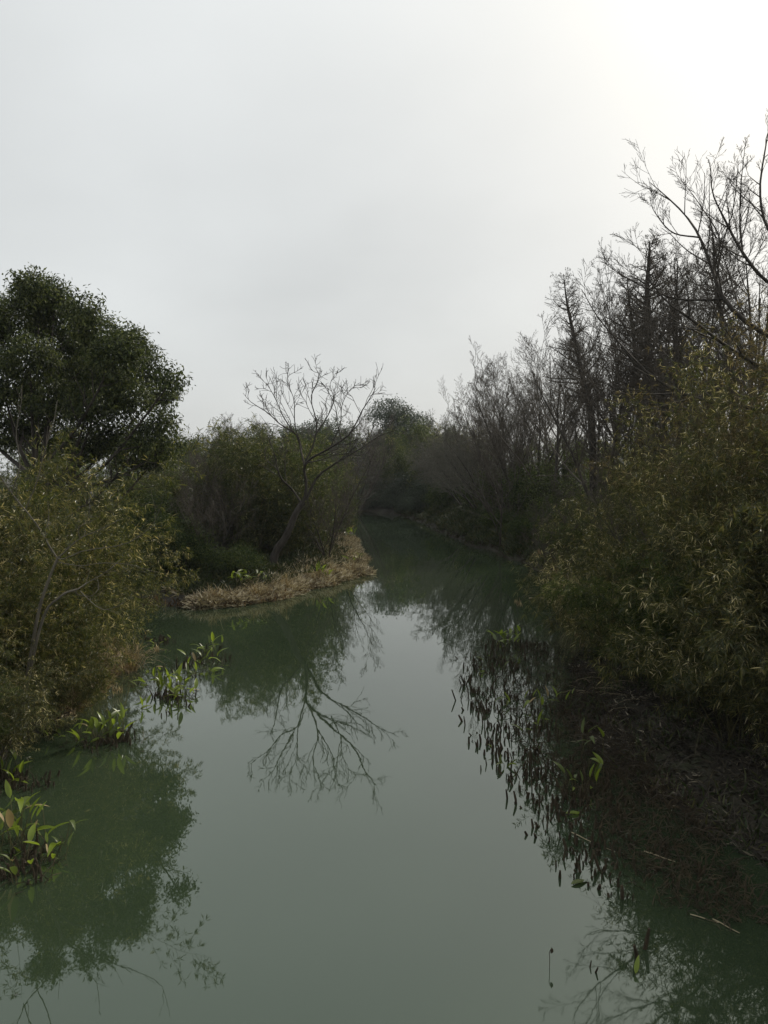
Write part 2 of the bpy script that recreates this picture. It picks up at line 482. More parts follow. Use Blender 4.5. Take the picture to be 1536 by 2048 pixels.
def bare_tree(name, H, r, lean=(0, 0), limbs=9, t0=0.3, angle=0.75, ratio=0.5, up=0.12, wig=0.10, kids=(7, 6, 4), mat='bark', twig='twig', rmin=0.006, levels=3, stems=1, loc=(0, 0, 0), spread=0.0):
    """Empty > trunk(s), limb x n, each limb with its own twigs"""
    root = empty(name, loc)
    for s in range(stems):
        a = rng.uniform(0, 6.28)
        d0 = nrmz(np.array([[lean[0] + spread * math.cos(a), lean[1] + spread * math.sin(a), 1.0]]))
        P = walk(np.array([[0.12 * math.cos(a) * (stems > 1), 0.12 * math.sin(a) * (stems > 1), -0.1]]), d0, np.array([H * rng.uniform(0.85, 1.0) if stems > 1 else H]), 10, 0.05, 0.03)
        R = r * np.linspace(1, 0.12, 11)[None] * np.array([1.25] + [1] * 10)[None]
        tb = MB(); tb.tubes(P, R, 8)
        tb.build('trunk', M[mat], root)
        C, RC, _ = sprout(P, R, limbs, t0, 0.97, ratio, angle, wig, up, 7, rr=0.62, rmin=rmin * 1.6)
        for i in range(len(C)):
            lb = MB(); lb.tubes(C[i:i + 1], RC[i:i + 1], 6)
            p_, r_ = C[i:i + 1], RC[i:i + 1]
            for lv in range(levels):
                p_, r_, _ = sprout(p_, r_, kids[lv], 0.15, 0.98, 0.52, 0.7, wig * 0.9, up * 0.7, 4 if lv < 2 else 3, rr=0.55, rmin=rmin)
                lb.tubes(p_, r_, 4 if lv == 0 else 3)
            lb.build('limb', M[twig], root)
    return root


def larch_tree(name, H, r, lean=(0, 0), n=90, wid=0.16, loc=(0, 0, 0), path=None):
    """slim deciduous conifer in winter: straight trunk, many short level branches"""
    root = empty(name, loc)
    P = walk(np.array([[0, 0, -0.1]]), nrmz(np.array([[lean[0], lean[1], 1.0]])), np.array([H]), 14, 0.035, 0.01)
    if path is not None: P = smooth_path(np.asarray(path) - np.asarray(loc), 15)[None]
    R = r * np.linspace(1, 0.08, 15)[None]
    tb = MB(); tb.tubes(P, R, 8); tb.build('trunk', M['bark'], root)
    C, RC, _ = sprout(P, R, n, 0.25, 0.99, wid, 1.25, 0.10, 0.07, 5, rr=0.35, rmin=0.008, lt=0.72)
    bb = MB(); bb.tubes(C, RC, 5)
    tw, rt, _ = sprout(C, RC, 7, 0.15, 0.98, 0.45, 0.9, 0.15, 0.05, 3, rr=0.6, rmin=0.005)
    bb.tubes(tw, rt, 3)
    t2, r2, _ = sprout(tw, rt, 3, 0.3, 0.98, 0.5, 0.8, 0.15, 0.0, 2, rr=0.7, rmin=0.0045)
    bb.tubes(t2, r2, 3)
    bb.build('branches', M['twig'], root)
    lf = MB()
    k = rng.integers(0, len(t2), 1500)
    pp = t2[k, -1]
    lf.leaves(pp, nrmz(rand_dir(len(k)) * 0.5 + np.array([0, 0, -1.0])), rand_dir(len(k)), rng.uniform(0.04, 0.09, len(k)), 0.02)
    lf.build('withered_needles', M['litter'], root, False)
    return root


def bamboo_clump(name, H=3.2, culms=26, per=34, leaf=0.16, wid=0.018, lean=0.35, droop=-0.11, r=0.009, base=0.45, sprays=3, nl=6, mat='bamboo', start=0.25, loc=(0, 0, 0)):
    root = empty(name, loc)
    a = rng.uniform(0, 6.28, culms)
    rad = base * np.sqrt(rng.uniform(0, 1, culms))
    p0 = np.stack([rad * np.cos(a), rad * np.sin(a), np.full(culms, -0.1)], 1)
    a2 = a + rng.normal(0, 0.7, culms)
    l = rng.uniform(0.15, 1.0, culms) * lean
    d0 = nrmz(np.stack([l * np.cos(a2), l * np.sin(a2), np.ones(culms)], 1))
    L = H * rng.uniform(0.55, 1.15, culms) * np.where(rng.uniform(0, 1, culms) < 0.14, 1.2, 1.0)
    P = walk(p0, d0, L, 9, 0.05, np.linspace(0.05, droop * 2.2, 9))
    R = r * np.linspace(1, 0.25, 10)[None] * rng.uniform(0.7, 1.2, culms)[:, None]
    st = MB(); st.tubes(P, R, 5)
    kb = rng.choice(culms, 7, replace=False)
    PB_ = walk(p0[kb], nrmz(d0[kb] + rng.normal(0, 0.12, (7, 3))), L[kb] * 1.12, 9, 0.03, np.linspace(0.05, droop * 2.0, 9))
    st.tubes(PB_, R[kb] * 0.7, 4)
    C, RC, _ = sprout(P, R, per, start, 1.0, 0.20, 0.95, 0.12, -0.06, 3, rr=0.5, rmin=0.0022)
    st.tubes(C, RC, 3)
    lf = MB()
    N = len(C)
    for s in range(sprays):
        tt = np.full(N, 1.0 - 0.33 * s) - rng.uniform(0, 0.15, N)
        o_, tg, _ = interp_path(C, RC, np.arange(N), np.clip(tt, 0.05, 0.999))
        k = np.repeat(np.arange(N), nl)
        d = nrmz(tg[k] * 0.7 + rand_dir(len(k)) * 0.85 + np.array([0, 0, -0.28]))
        up_ = nrmz(rand_dir(len(k)) * 0.45 + np.array([0, 0, 1.0]))
        lf.leaves(o_[k] + rng.normal(0, 0.012, (len(k), 3)), d, up_, leaf * rng.uniform(0.55, 1.2, len(k)), wid * rng.uniform(0.7, 1.25, len(k)), 0.12)
    st.build('stems', M['culm'], root)
    lf.build('foliage', M[mat], root, False)
    return root


def lobes_leaves(lf, centers, radii, n, leaf, wid, clump=0.22, per=14, hang=0.35, shell=0.55, squash=0.85, rag=0.04):
    """leaves in small tufts on and in rounded boughs"""
    centers = np.asarray(centers, float); radii = np.asarray(radii, float)
    w = radii ** 2; w = w / w.sum()
    nc = n // per
    li = rng.choice(len(centers), nc, p=w)
    dirs = rand_dir(nc)
    dirs[:, 2] = np.where(dirs[:, 2] < -0.3, dirs[:, 2] * 0.5, dirs[:, 2]); dirs = nrmz(dirs)
    rad = radii[li] * (shell + (1.04 - shell) * rng.uniform(0, 1, nc) ** 0.6)
    # bumpy outline
    bump = 1 + 0.16 * np.sin(dirs[:, 0] * 7 + li) * np.sin(dirs[:, 1] * 6 + 2 * li) + rng.normal(0, rag, nc) + rag * rng.exponential(1.0, nc)
    c = centers[li] + dirs * np.array([1, 1, squash]) * (rad * bump)[:, None]
    k = np.repeat(np.arange(nc), per)
    p_ = c[k] + rng.normal(0, clump * 0.5, (len(k), 3))
    d = nrmz(dirs[k] * 0.6 + rand_dir(len(k)) * 0.9 + np.array([0, 0, -hang]))
    up_ = nrmz(dirs[k] * 0.6 + rand_dir(len(k)) * 0.5 + np.array([0, 0, 0.6]))
    lf.leaves(p_, d, up_, leaf * rng.uniform(0.6, 1.25, len(k)), wid * rng.uniform(0.7, 1.25, len(k)), 0.12)


def shrub(name, H=2.0, W=1.2, lobes=9, n=9000, leaf=0.06, wid=0.03, mat='shrub', stems=8, loc=(0, 0, 0), clump=0.2):
    root = empty(name, loc)
    a = rng.uniform(0, 6.28, lobes); rr = W * 0.75 * np.sqrt(rng.uniform(0, 1, lobes))
    cz = H * rng.uniform(0.25, 0.78, lobes)
    cen = np.stack([rr * np.cos(a), rr * np.sin(a), cz], 1)
    rad = np.minimum(rng.uniform(0.30, 0.5, lobes) * W, 0.34 * H)
    st = MB()
    k = rng.integers(0, lobes, stems)
    P0 = np.stack([rng.normal(0, 0.12 * W, stems), rng.normal(0, 0.12 * W, stems), np.full(stems, -0.1)], 1)
    s_ = np.linspace(0, 1, 6)[None, :, None]
    tgt = cen[k]
    mid = np.concatenate([P0[:, :2] * 0.6 + tgt[:, :2] * 0.4, tgt[:, 2:] * 0.6], 1)
    P = (1 - s_) ** 2 * P0[:, None] + 2 * s_ * (1 - s_) * mid[:, None] + s_ ** 2 * tgt[:, None]
    st.tubes(P, np.linspace(0.02, 0.006, 6)[None].repeat(stems, 0) * H / 2, 5)
    C, RC, _ = sprout(P, np.linspace(0.02, 0.006, 6)[None].repeat(stems, 0) * H / 2, 8, 0.4, 1, 0.35, 0.8, 0.15, 0.05, 3, rmin=0.003)
    st.tubes(C, RC, 3)
    st.build('stems', M['twig'], root)
    lf = MB(); lobes_leaves(lf, cen, rad, n, leaf, wid, clump, shell=0.3, rag=0.17)
    lf.build('foliage', M[mat], root, False)
    return root


# ------------------------------------------------------------------ hand-shaped trees
def smooth_path(pts, n):
    pts = np.asarray(pts, float)
    q = np.concatenate([pts[:1] * 2 - pts[1:2], pts, pts[-1:] * 2 - pts[-2:-1]])
    res = []
    m_ = len(pts) - 1
    for f in np.linspace(0, m_ - 1e-6, n):
        i = int(f); u = f - i
        a, b_, c, d = q[i], q[i + 1], q[i + 2], q[i + 3]
        res.append(0.5 * (2 * b_ + (c - a) * u + (2 * a - 5 * b_ + 4 * c - d) * u * u + (3 * b_ - a - 3 * c + d) * u ** 3))
    return np.array(res)


def drawn_tree(name, trunk, limbs, base, mat, twig, kids=(6, 5, 3), rmin=0.006, up=0.15, ratio=0.4, wig=0.12, sub=3):
    """trunk/limbs: (points in the place, r0, r1). Each limb grows twigs."""
    root = empty(name, base)
    off = np.asarray(base, float)
    for pts, r0, r1 in trunk:
        P = smooth_path(np.asarray(pts) - off, 14)[None]
        tb = MB(); tb.tubes(P, np.linspace(r0, r1, 14)[None], 8); tb.build('trunk', M[mat], root)
    for pts, r0, r1 in limbs:
        P = smooth_path(np.asarray(pts) - off, 14)[None]; R = np.linspace(r0, r1, 14)[None]
        lb = MB(); lb.tubes(P, R, 6)
        p_, r_ = P, R
        for lv in range(sub):
            p_, r_, _ = sprout(p_, r_, kids[lv], 0.25, 0.98, ratio if lv == 0 else 0.5, 0.65, wig, up, 5 if lv == 0 else 3, rr=0.55, rmin=rmin)
            lb.tubes(p_, r_, 4 if lv == 0 else 3)
        lb.build('limb', M[twig], root)
    return root


def px_path(pts, d, jit=0.0):
    """pixels at about distance d, wandering in depth"""
    dd = d
    res = []
    for q in pts:
        res.append(at(q[0], q[1], dd if len(q) < 3 else q[2]))
        dd += rng.normal(0, jit)
    return np.array(res)


#@@SETUP_END
# ---- broad evergreen at the left
D = 21.0
base = np.array([-9.4, D, 0]); base[2] = ground_z(base[0], base[1])
camp = empty('evergreen_tree', base)
tag(camp, 'tall round-crowned dark evergreen tree rising above the left thicket', 'tree')
lob = [(78, 600, 52), (25, 640, 62), (130, 650, 62), (195, 668, 50), (60, 715, 58), (150, 735, 62), (235, 705, 52), (285, 735, 48), (318, 785, 36), (250, 795, 56),
       (180, 815, 52), (325, 845, 30), (290, 880, 40), (95, 800, 60), (5, 770, 66), (-70, 650, 90), (-80, 800, 90), (20, 870, 44), (225, 880, 42), (130, 880, 40), (345, 890, 24), (60, 570, 34), (110, 590, 34), (165, 622, 34), (345, 760, 24), (262, 690, 36), (210, 760, 50), (60, 850, 46), (170, 890, 44), (265, 910, 40), (320, 910, 34)]
cen = []; rad = []
for x, y, r_ in lob:
    d_ = D + rng.uniform(-2.4, 2.4)
    cen.append(at(x, y, d_) - base); rad.append(0.86 * r_ * d_ / F_PX)
for k in range(7):     # the far side of the crown
    cen.append(at(rng.uniform(-150, 230), rng.uniform(650, 850), D + 4) - base); rad.append(0.9)
tr = smooth_path([(0, 0, -0.1), (0.1, 0.1, 1.5), (0.3, 0, 2.8), (0.2, 0.1, 4.2)], 12)
tb = MB(); tb.tubes(tr, np.linspace(0.34, 0.2, 12), 10); tb.build('trunk', M['bark'], camp)
for c in cen[:34:2]:
    s0 = tr[rng.integers(5, 12)]
    c = np.array(c)
    pth = smooth_path([s0, s0 * 0.45 + c * 0.55 + np.array([0, 0, -0.35]), c], 9)
    lb = MB(); lb.tubes(pth, np.linspace(0.065, 0.015, 9), 6)
    p2, r2, _ = sprout(pth[None], np.linspace(0.065, 0.015, 9)[None], 9, 0.35, 0.95, 0.2, 0.7, 0.12, 0.08, 4, rmin=0.008)
    lb.tubes(p2, r2, 4)
    lb.build('limb', M['bark'], camp)
lf = MB(); lobes_leaves(lf, cen, rad, 150000, 0.11, 0.046, clump=0.22, per=18, hang=0.5, shell=0.62, rag=0.03)
lf.build('crown', M['camphor'], camp, False)

# ---- leaning bare tree on the point
D = 28.3
base = at(543, 1118, D); base[2] = ground_z(base[0], D)
b0 = [tuple(base + np.array([0, 0, -0.1]))]
T = [(b0 + [tuple(v) for v in px_path([(553, 1100), (568, 1080), (582, 1050), (592, 1025), (607, 1003)], D)], 0.15, 0.10)]
Ls = []
for pts, r0, r1 in [([(603, 1006), (582, 976), (563, 958), (553, 930), (548, 905), (535, 870)], 0.06, 0.012),
                    ([(608, 1002), (613, 972), (608, 935), (622, 917), (660, 896), (700, 868), (722, 825), (738, 800), (752, 775)], 0.085, 0.01),
                    ([(612, 1000), (634, 955), (662, 933), (690, 915), (722, 897), (757, 873), (792, 860)], 0.07, 0.010),
                    ([(609, 932), (600, 893), (590, 866), (562, 850), (535, 825), (503, 805), (486, 786)], 0.055, 0.007),
                    ([(585, 862), (565, 830), (552, 800), (536, 772), (516, 752)], 0.035, 0.006),
                    ([(610, 925), (628, 885), (633, 845), (622, 795), (638, 755), (628, 732)], 0.05, 0.006),
                    ([(630, 870), (652, 838), (668, 800), (660, 770), (672, 745)], 0.032, 0.006),
                    ([(605, 900), (590, 850), (588, 800), (575, 765), (580, 745)], 0.032, 0.006),
                    ([(660, 896), (680, 850), (684, 810), (700, 780), (720, 765)], 0.03, 0.006)]:
    Ls.append((px_path(pts, D, 0.28), r0 * 0.72, r1 * 0.8))
tag(drawn_tree('bare_tree', T, Ls, base, 'bark', 'bark', kids=(10, 6, 3), rmin=0.009, up=0.10, ratio=0.36, wig=0.24, sub=2),
    'bare tree with a leaning forked trunk on the point of the left bank', 'tree')

# ---- pale sapling before the yellow thicket
D = 11.2
base = np.array([-5.35, 11.4, 0]); base[2] = ground_z(-5.35, 11.4)
T = [([tuple(base + np.array([0, 0, -0.1])), tuple(at(72, 1250, D)), tuple(at(95, 1165, D)), tuple(at(115, 1117, D))], 0.026, 0.019),
     ([tuple(base + np.array([0.05, -0.1, -0.1])), tuple(at(80, 1255, 11.0)), tuple(at(120, 1194, 10.9)), tuple(at(156, 1178, 10.9))], 0.021, 0.015)]
Ls = []
for pts, r0, r1 in [([(115, 1117), (91, 1080), (70, 1044), (23, 986), (-10, 930), (-25, 860)], 0.02, 0.006),
                    ([(105, 1105), (98, 1093), (90, 1064), (98, 1040), (95, 1000)], 0.014, 0.004),
                    ([(115, 1117), (130, 1103), (160, 1077), (195, 1061), (247, 1036)], 0.02, 0.005),
                    ([(160, 1077), (157, 1057), (176, 1038), (180, 990)], 0.012, 0.004),
                    ([(115, 1117), (130, 1117), (169, 1101), (228, 1093), (267, 1080), (306, 1048), (326, 999)], 0.015, 0.004),
                    ([(112, 1122), (130, 1127), (163, 1132), (202, 1126), (260, 1129), (293, 1139), (311, 1127)], 0.012, 0.004),
                    ([(156, 1178), (176, 1165), (215, 1142), (240, 1120)], 0.017, 0.006),
                    ([(150, 1182), (158, 1190), (182, 1192), (197, 1178), (195, 1158)], 0.011, 0.004),
                    ([(160, 1182), (172, 1194), (195, 1214), (215, 1219), (244, 1207), (262, 1190)], 0.012, 0.004),
                    ([(23, 986), (40, 930), (32, 870), (42, 809), (44, 770)], 0.013, 0.004),
                    ([(50, 1020), (75, 960), (88, 905), (104, 858), (115, 800)], 0.013, 0.004)]:
    Ls.append((px_path(pts, D, 0.10), r0 * 0.6, r1 * 0.7))
tag(drawn_tree('bare_sapling', T, Ls, base, 'bark_pale', 'bark_pale', kids=(4, 3), rmin=0.003, up=0.05, ratio=0.28, wig=0.12, sub=1),
    'thin pale bare sapling with arching branches before the yellowish left thicket', 'tree')

# ---- large bare tree reaching in from the right edge
D = 16.5
base = np.array([9.2, D, 0]); base[2] = ground_z(9.2, D)
T = [([tuple(base + np.array([0, 0, -0.1])), (8.9, D, 3.0), tuple(at(1620, 820, D)), tuple(at(1590, 700, D)), tuple(at(1600, 560, D)), tuple(at(1585, 400, D)), tuple(at(1570, 250, D))], 0.2, 0.008)]
Ls = []
for pts, r0, r1 in [([(1590, 700), (1500, 650), (1448, 598), (1425, 540), (1400, 475), (1372, 432), (1335, 395), (1300, 365)], 0.075, 0.008),
                    ([(1448, 598), (1400, 600), (1350, 597), (1290, 575), (1240, 548), (1204, 522)], 0.04, 0.006),
                    ([(1595, 600), (1530, 560), (1485, 505), (1450, 440), (1425, 385), (1420, 325)], 0.06, 0.007),
                    ([(1485, 505), (1480, 440), (1482, 370), (1490, 292)], 0.03, 0.006),
                    ([(1590, 520), (1535, 455), (1520, 380), (1532, 290), (1540, 250)], 0.05, 0.007),
                    ([(1600, 780), (1530, 740), (1450, 690), (1385, 640), (1330, 600), (1290, 540), (1300, 480)], 0.065, 0.007),
                    ([(1610, 850), (1500, 815), (1400, 800), (1310, 757), (1243, 690), (1196, 635), (1163, 578)], 0.06, 0.007),
                    ([(1400, 475), (1345, 465), (1310, 425), (1300, 400)], 0.025, 0.005),
                    ([(1425, 540), (1440, 480), (1400, 410), (1355, 350)], 0.03, 0.005)]:
    Ls.append((px_path(pts, D, 0.3), r0 * 0.72, r1 * 0.8))
tag(drawn_tree('bare_tree', T, Ls, base, 'bark', 'bark', kids=(10, 6, 4), rmin=0.0042, up=0.08, ratio=0.36, wig=0.10, sub=3),
    'largest bare tree, its long limbs reaching in from the right edge', 'tree')

# ---- slim winter conifers
for (pix, d_, label, w, r_) in [([(1185, 860), (1172, 790), (1158, 720), (1143, 650), (1133, 600), (1127, 548)], 32, 'slim leaning winter conifer standing free at the left of its row', 0.17, 0.17),
                                ([(1302, 860), (1298, 780), (1296, 680), (1294, 590), (1297, 530), (1300, 482)], 26, 'thickest straight-trunked winter conifer behind the right bamboo', 0.18, 0.23),
                                ([(1282, 860), (1276, 780), (1268, 680), (1258, 600), (1254, 552)], 29, 'thin winter conifer just left of the thickest conifer trunk', 0.16, 0.15),
                                ([(1362, 860), (1357, 760), (1350, 660), (1352, 590), (1356, 535)], 27, 'straight winter conifer just right of the thickest conifer trunk', 0.17, 0.19),
                                ([(1470, 860), (1462, 740), (1440, 620), (1430, 540), (1426, 470)], 25, 'winter conifer nearest the right edge, behind the large bare tree', 0.17, 0.18)]:
    pth = [at(x, y, d_) for x, y in pix]
    X = pth[0][0] + 0.1; gz = ground_z(X, d_)
    pth = [np.array((X, d_, gz - 0.1))] + pth
    tag(larch_tree('winter_conifer', 0, r_, n=95, wid=w * 0.85, loc=(X, d_, gz), path=pth), label, 'tree', 'slim winter conifers on the right bank')

# ---- bare trees of the right bank and behind
protoA = bare_tree('bare_tree', 8.0, 0.10, limbs=15, t0=0.18, ratio=0.62, angle=0.75, up=0.10, kids=(8, 6, 4), rmin=0.006)
protoB = bare_tree('bare_tree', 7.0, 0.07, limbs=9, t0=0.10, ratio=0.60, angle=0.65, up=0.12, kids=(7, 6, 4), stems=4, spread=0.45, rmin=0.006)
protoC = bare_tree('bare_tree', 6.0, 0.06, lean=(-0.8, -0.1), limbs=11, t0=0.2, ratio=0.6, angle=0.55, up=0.03, kids=(7, 6, 3), stems=3, spread=0.3, rmin=0.008, twig='twig_grey')
protoD = bare_tree('bare_tree', 9.0, 0.12, limbs=15, t0=0.25, ratio=0.5, angle=0.75, up=0.12, kids=(8, 6, 4), rmin=0.0065)
BT = {'A': protoA, 'B': protoB, 'C': protoC, 'D': protoD}
HT = {k: max(max(c[2] for c in ch.bound_box) for ch in o.children) for k, o in BT.items()}
used = set()


def put_bare(kind, x, d_, top, label, rz=None, group='bare trees along the right bank', mat=None):
    X = at(x, 940, d_)[0]; gz = ground_z(X, d_)
    sc = max(0.35, (at(x, top, d_)[2] - gz) / HT[kind])
    rz = rng.uniform(0, 6.28) if rz is None else rz
    loc = (X, d_, gz)
    if kind not in used:
        o = BT[kind]; o.location = loc; o.rotation_euler = (0, 0, rz); o.scale = (sc, sc, sc); used.add(kind)
    else:
        o = copy_thing(BT[kind], loc, rz, sc)
    return tag(o, label, 'tree', group)


R_ = [('C', 925, 58, 868, 'bare tree arching far over the water at the river bend', 0.15),
      ('C', 955, 52, 845, 'bare tree leaning over the water, next nearer than the bend tree', 0.25),
      ('C', 990, 46, 820, 'pale-stemmed bare tree leaning left over the grassy right bank', 0.0),
      ('B', 1335, 17.5, 870, 'small twiggy bush poking out of the right bamboo below the conifers', None),
      ('B', 1225, 20.5, 925, 'small twiggy bush poking out of the bamboo beside the slim conifer foot', None),
      ('A', 1430, 15.0, 800, 'small bare sapling poking out of the bamboo near the right edge', None),
      ('B', 1135, 25.0, 985, 'small twiggy bush in the bamboo above the right waterline', None),
      ('C', 900, 66, 885, 'farthest bare tree leaning over the dark end of the river', 0.1),
      ('A', 1000, 38.5, 850, 'dark slender bare tree at the waterline of the right bank', None),
      ('B', 945, 62, 830, 'many-stemmed bare tree behind the bend, lowest of the skyline', None),
      ('B', 975, 55, 745, 'many-stemmed bare tree where the skyline starts to rise', None),
      ('A', 1005, 50, 705, 'bare tree above the grassy bank, tip poking over its neighbours', None),
      ('B', 1045, 45, 680, 'bushy bare tree left of the slim leaning conifer', None),
      ('A', 1075, 42, 660, 'bare tree just left of the slim leaning conifer, half hidden', None),
      ('D', 1110, 40, 640, 'bare tree directly behind the slim leaning conifer', None),
      ('A', 1190, 34, 590, 'bare tree right of the slim leaning conifer', None),
      ('B', 1225, 31, 590, 'many-stemmed bare tree filling the gap left of the conifer group', None),
      ('D', 1240, 37, 520, 'tall bare tree seen behind the left of the conifer group', None),
      ('A', 1330, 33, 470, 'bare tree seen between the two thickest conifer trunks', None),
      ('B', 1345, 28, 560, 'many-stemmed bare tree at the foot of the conifer group', None),
      ('D', 1400, 30, 420, 'tall bare tree between the conifers and the large bare tree', None),
      ('B', 1430, 26, 500, 'many-stemmed bare tree behind the large tree limbs', None),
      ('D', 1490, 27, 370, 'tall bare tree behind the limbs at the right edge', None),
      ('A', 1525, 22, 400, 'bare tree above the bamboo close to the right edge', None),
      ('B', 1080, 62, 700, 'distant many-stemmed bare tree behind the waterside row', None),
      ('A', 1265, 30, 540, 'bare tree crossing in front of the thin conifer', None),
      ('A', 1385, 24, 560, 'bare tree rising between bamboo and conifers toward the right edge', None),
      ('A', 1130, 46, 660, 'far bare tree left behind the slim leaning conifer', None),
      ('B', 1020, 47, 740, 'bushy bare tree above the grassy bank, lower than its neighbours', None)]
for k, x, d_, top, lab, rz in R_:
    put_bare(k, x, d_, top, lab, rz)
L_ = [('B', 440, 42, 845, 'greyish bare tree between the evergreen and the point', None),
      ('A', 470, 75, 825, 'misty far bare tree left of the leaning tree', None),
      ('B', 410, 60, 850, 'low misty bare tree just right of the big evergreen', None),
      ('A', 520, 66, 835, 'far bare tree behind the left twigs of the leaning tree', None),
      ('B', 700, 72, 815, 'far bare tree behind the right twigs of the leaning tree', None),
      ('A', 735, 88, 822, 'far bare tree left of the lone round evergreen', None),
      ('A', 872, 80, 815, 'far pale bare tree right of the lone round evergreen', None),
      ('B', 570, 60, 840, 'far many-stemmed bare tree behind the point thicket', None),
      ('B', 395, 35, 835, 'grey twiggy tree on the left bank thicket right of the evergreen', None),
      ('A', 455, 37, 822, 'grey twiggy tree rising from the dark bamboo left of the point', None),
      ('B', 520, 35, 838, 'twiggy tree in the bamboo just left of the leaning tree', None),
      ('B', 660, 40, 838, 'twiggy tree in the bamboo just right of the leaning tree', None),
      ('B', 475, 30, 905, 'low grey twiggy shrub left of the leaning trunk', None),
      ('B', 655, 31, 925, 'low twiggy shrub right of the leaning trunk', None),
      ('B', 420, 27, 930, 'low grey twiggy shrub behind the green mounds left of the point', None),
      ('A', 330, 48, 850, 'bare tree seen under the right boughs of the big evergreen', None),
      ('B', 180, 45, 870, 'bare tree seen through the gap below the big evergreen', None)]
for k, x, d_, top, lab, rz in L_:
    put_bare(k, x, d_, top, lab, rz, 'bare trees beyond the left bank')


# ---- far evergreens
def far_evergreen(x, d_, top, halfw, label, n=9000):
    X = at(x, 940, d_)[0]; gz = ground_z(X, d_)
    H = at(x, top, d_)[2] - gz; w = halfw * d_ / F_PX
    root = empty('evergreen_tree', (X, d_, gz))
    tb = MB(); tb.tubes(smooth_path([(0, 0, -0.1), (0.1, 0, H * 0.4), (0, 0, H * 0.8)], 8), np.linspace(0.3, 0.08, 8), 8); tb.build('trunk', M['bark'], root)
    c = []; r_ = []
    for i in range(16):
        a = rng.uniform(0, 6.28); q = w * 0.72 * math.sqrt(rng.uniform(0, 1))
        zc = H * rng.uniform(0.5, 0.87) - 0.10 * H * (q / w) ** 2
        c.append((q * math.cos(a), q * math.sin(a), zc)); r_.append(min(w * rng.uniform(0.34, 0.5), H * 0.2))
    lf = MB(); lobes_leaves(lf, c, r_, n, 0.22, 0.11, clump=0.4, per=10, shell=0.5)
    lf.build('crown', M['far'], root, False)
    return tag(root, label, 'tree', 'far evergreens')


far_evergreen(808, 86, 790, 66, 'lone round dark evergreen rising over the river bend', 22000)
far_evergreen(640, 80, 818, 62, 'round dark evergreen seen through the leaning bare tree', 14000)
far_evergreen(585, 86, 835, 40, 'smaller dark evergreen at the left of the one behind the leaning tree')
far_evergreen(525, 95, 868, 40, 'lowest far evergreen left of the leaning tree')
far_evergreen(390, 88, 872, 35, 'small far evergreen right of the big left evergreen')

# ------------------------------------------------------------------ bamboo and shrubs
pr1 = bamboo_clump('bamboo_clump', 3.3, 30, 42, 0.125, 0.016, lean=0.5, droop=-0.13, nl=7)
pr2 = bamboo_clump('bamboo_clump', 3.3, 30, 42, 0.135, 0.0165, lean=0.8, droop=-0.15, nl=7)
pr3 = bamboo_clump('bamboo_clump', 5.2, 34, 54, 0.12, 0.016, nl=7, lean=0.35, droop=-0.08, r=0.013, base=0.8, start=0.3)
pr4 = bamboo_clump('bamboo_clump', 5.2, 34, 52, 0.20, 0.030, lean=0.34, droop=-0.07, r=0.016, base=1.0, mat='bamboo_dark', start=0.12)
pr5 = bamboo_clump('bamboo_clump', 3.4, 30, 46, 0.11, 0.016, lean=0.6, droop=-0.13, nl=7, mat='bamboo_yellow')
pr6 = bamboo_clump('bamboo_clump', 4.6, 38, 44, 0.19, 0.027, lean=0.22, droop=-0.035, r=0.016, base=1.5, mat='bamboo_point', start=0.06)
PB = {1: pr1, 2: pr2, 3: pr3, 4: pr4, 5: pr5, 6: pr6}
pused = set()


def put_clump(kind, x, y, sc, label, group, mat=None, rz=None, protos=PB, cat='bamboo', sz=None):
    loc = (x, y, ground_z(x, y))
    rz = rng.uniform(0, 6.28) if rz is None else rz
    s = sc if sz is None else (sc, sc, sz)
    if (id(protos), kind) not in pused:
        o = protos[kind]; o.location = loc; o.rotation_euler = (0, 0, rz)
        o.scale = (s, s, s) if np.isscalar(s) else s
        pused.add((id(protos), kind))
    else:
        o = copy_thing(protos[kind], loc, rz, s)
    if mat:
        for ch in o.children:
            if ch.name.startswith('foliage'): set_mat(ch, M[mat])
    return tag(o, label, cat, group)


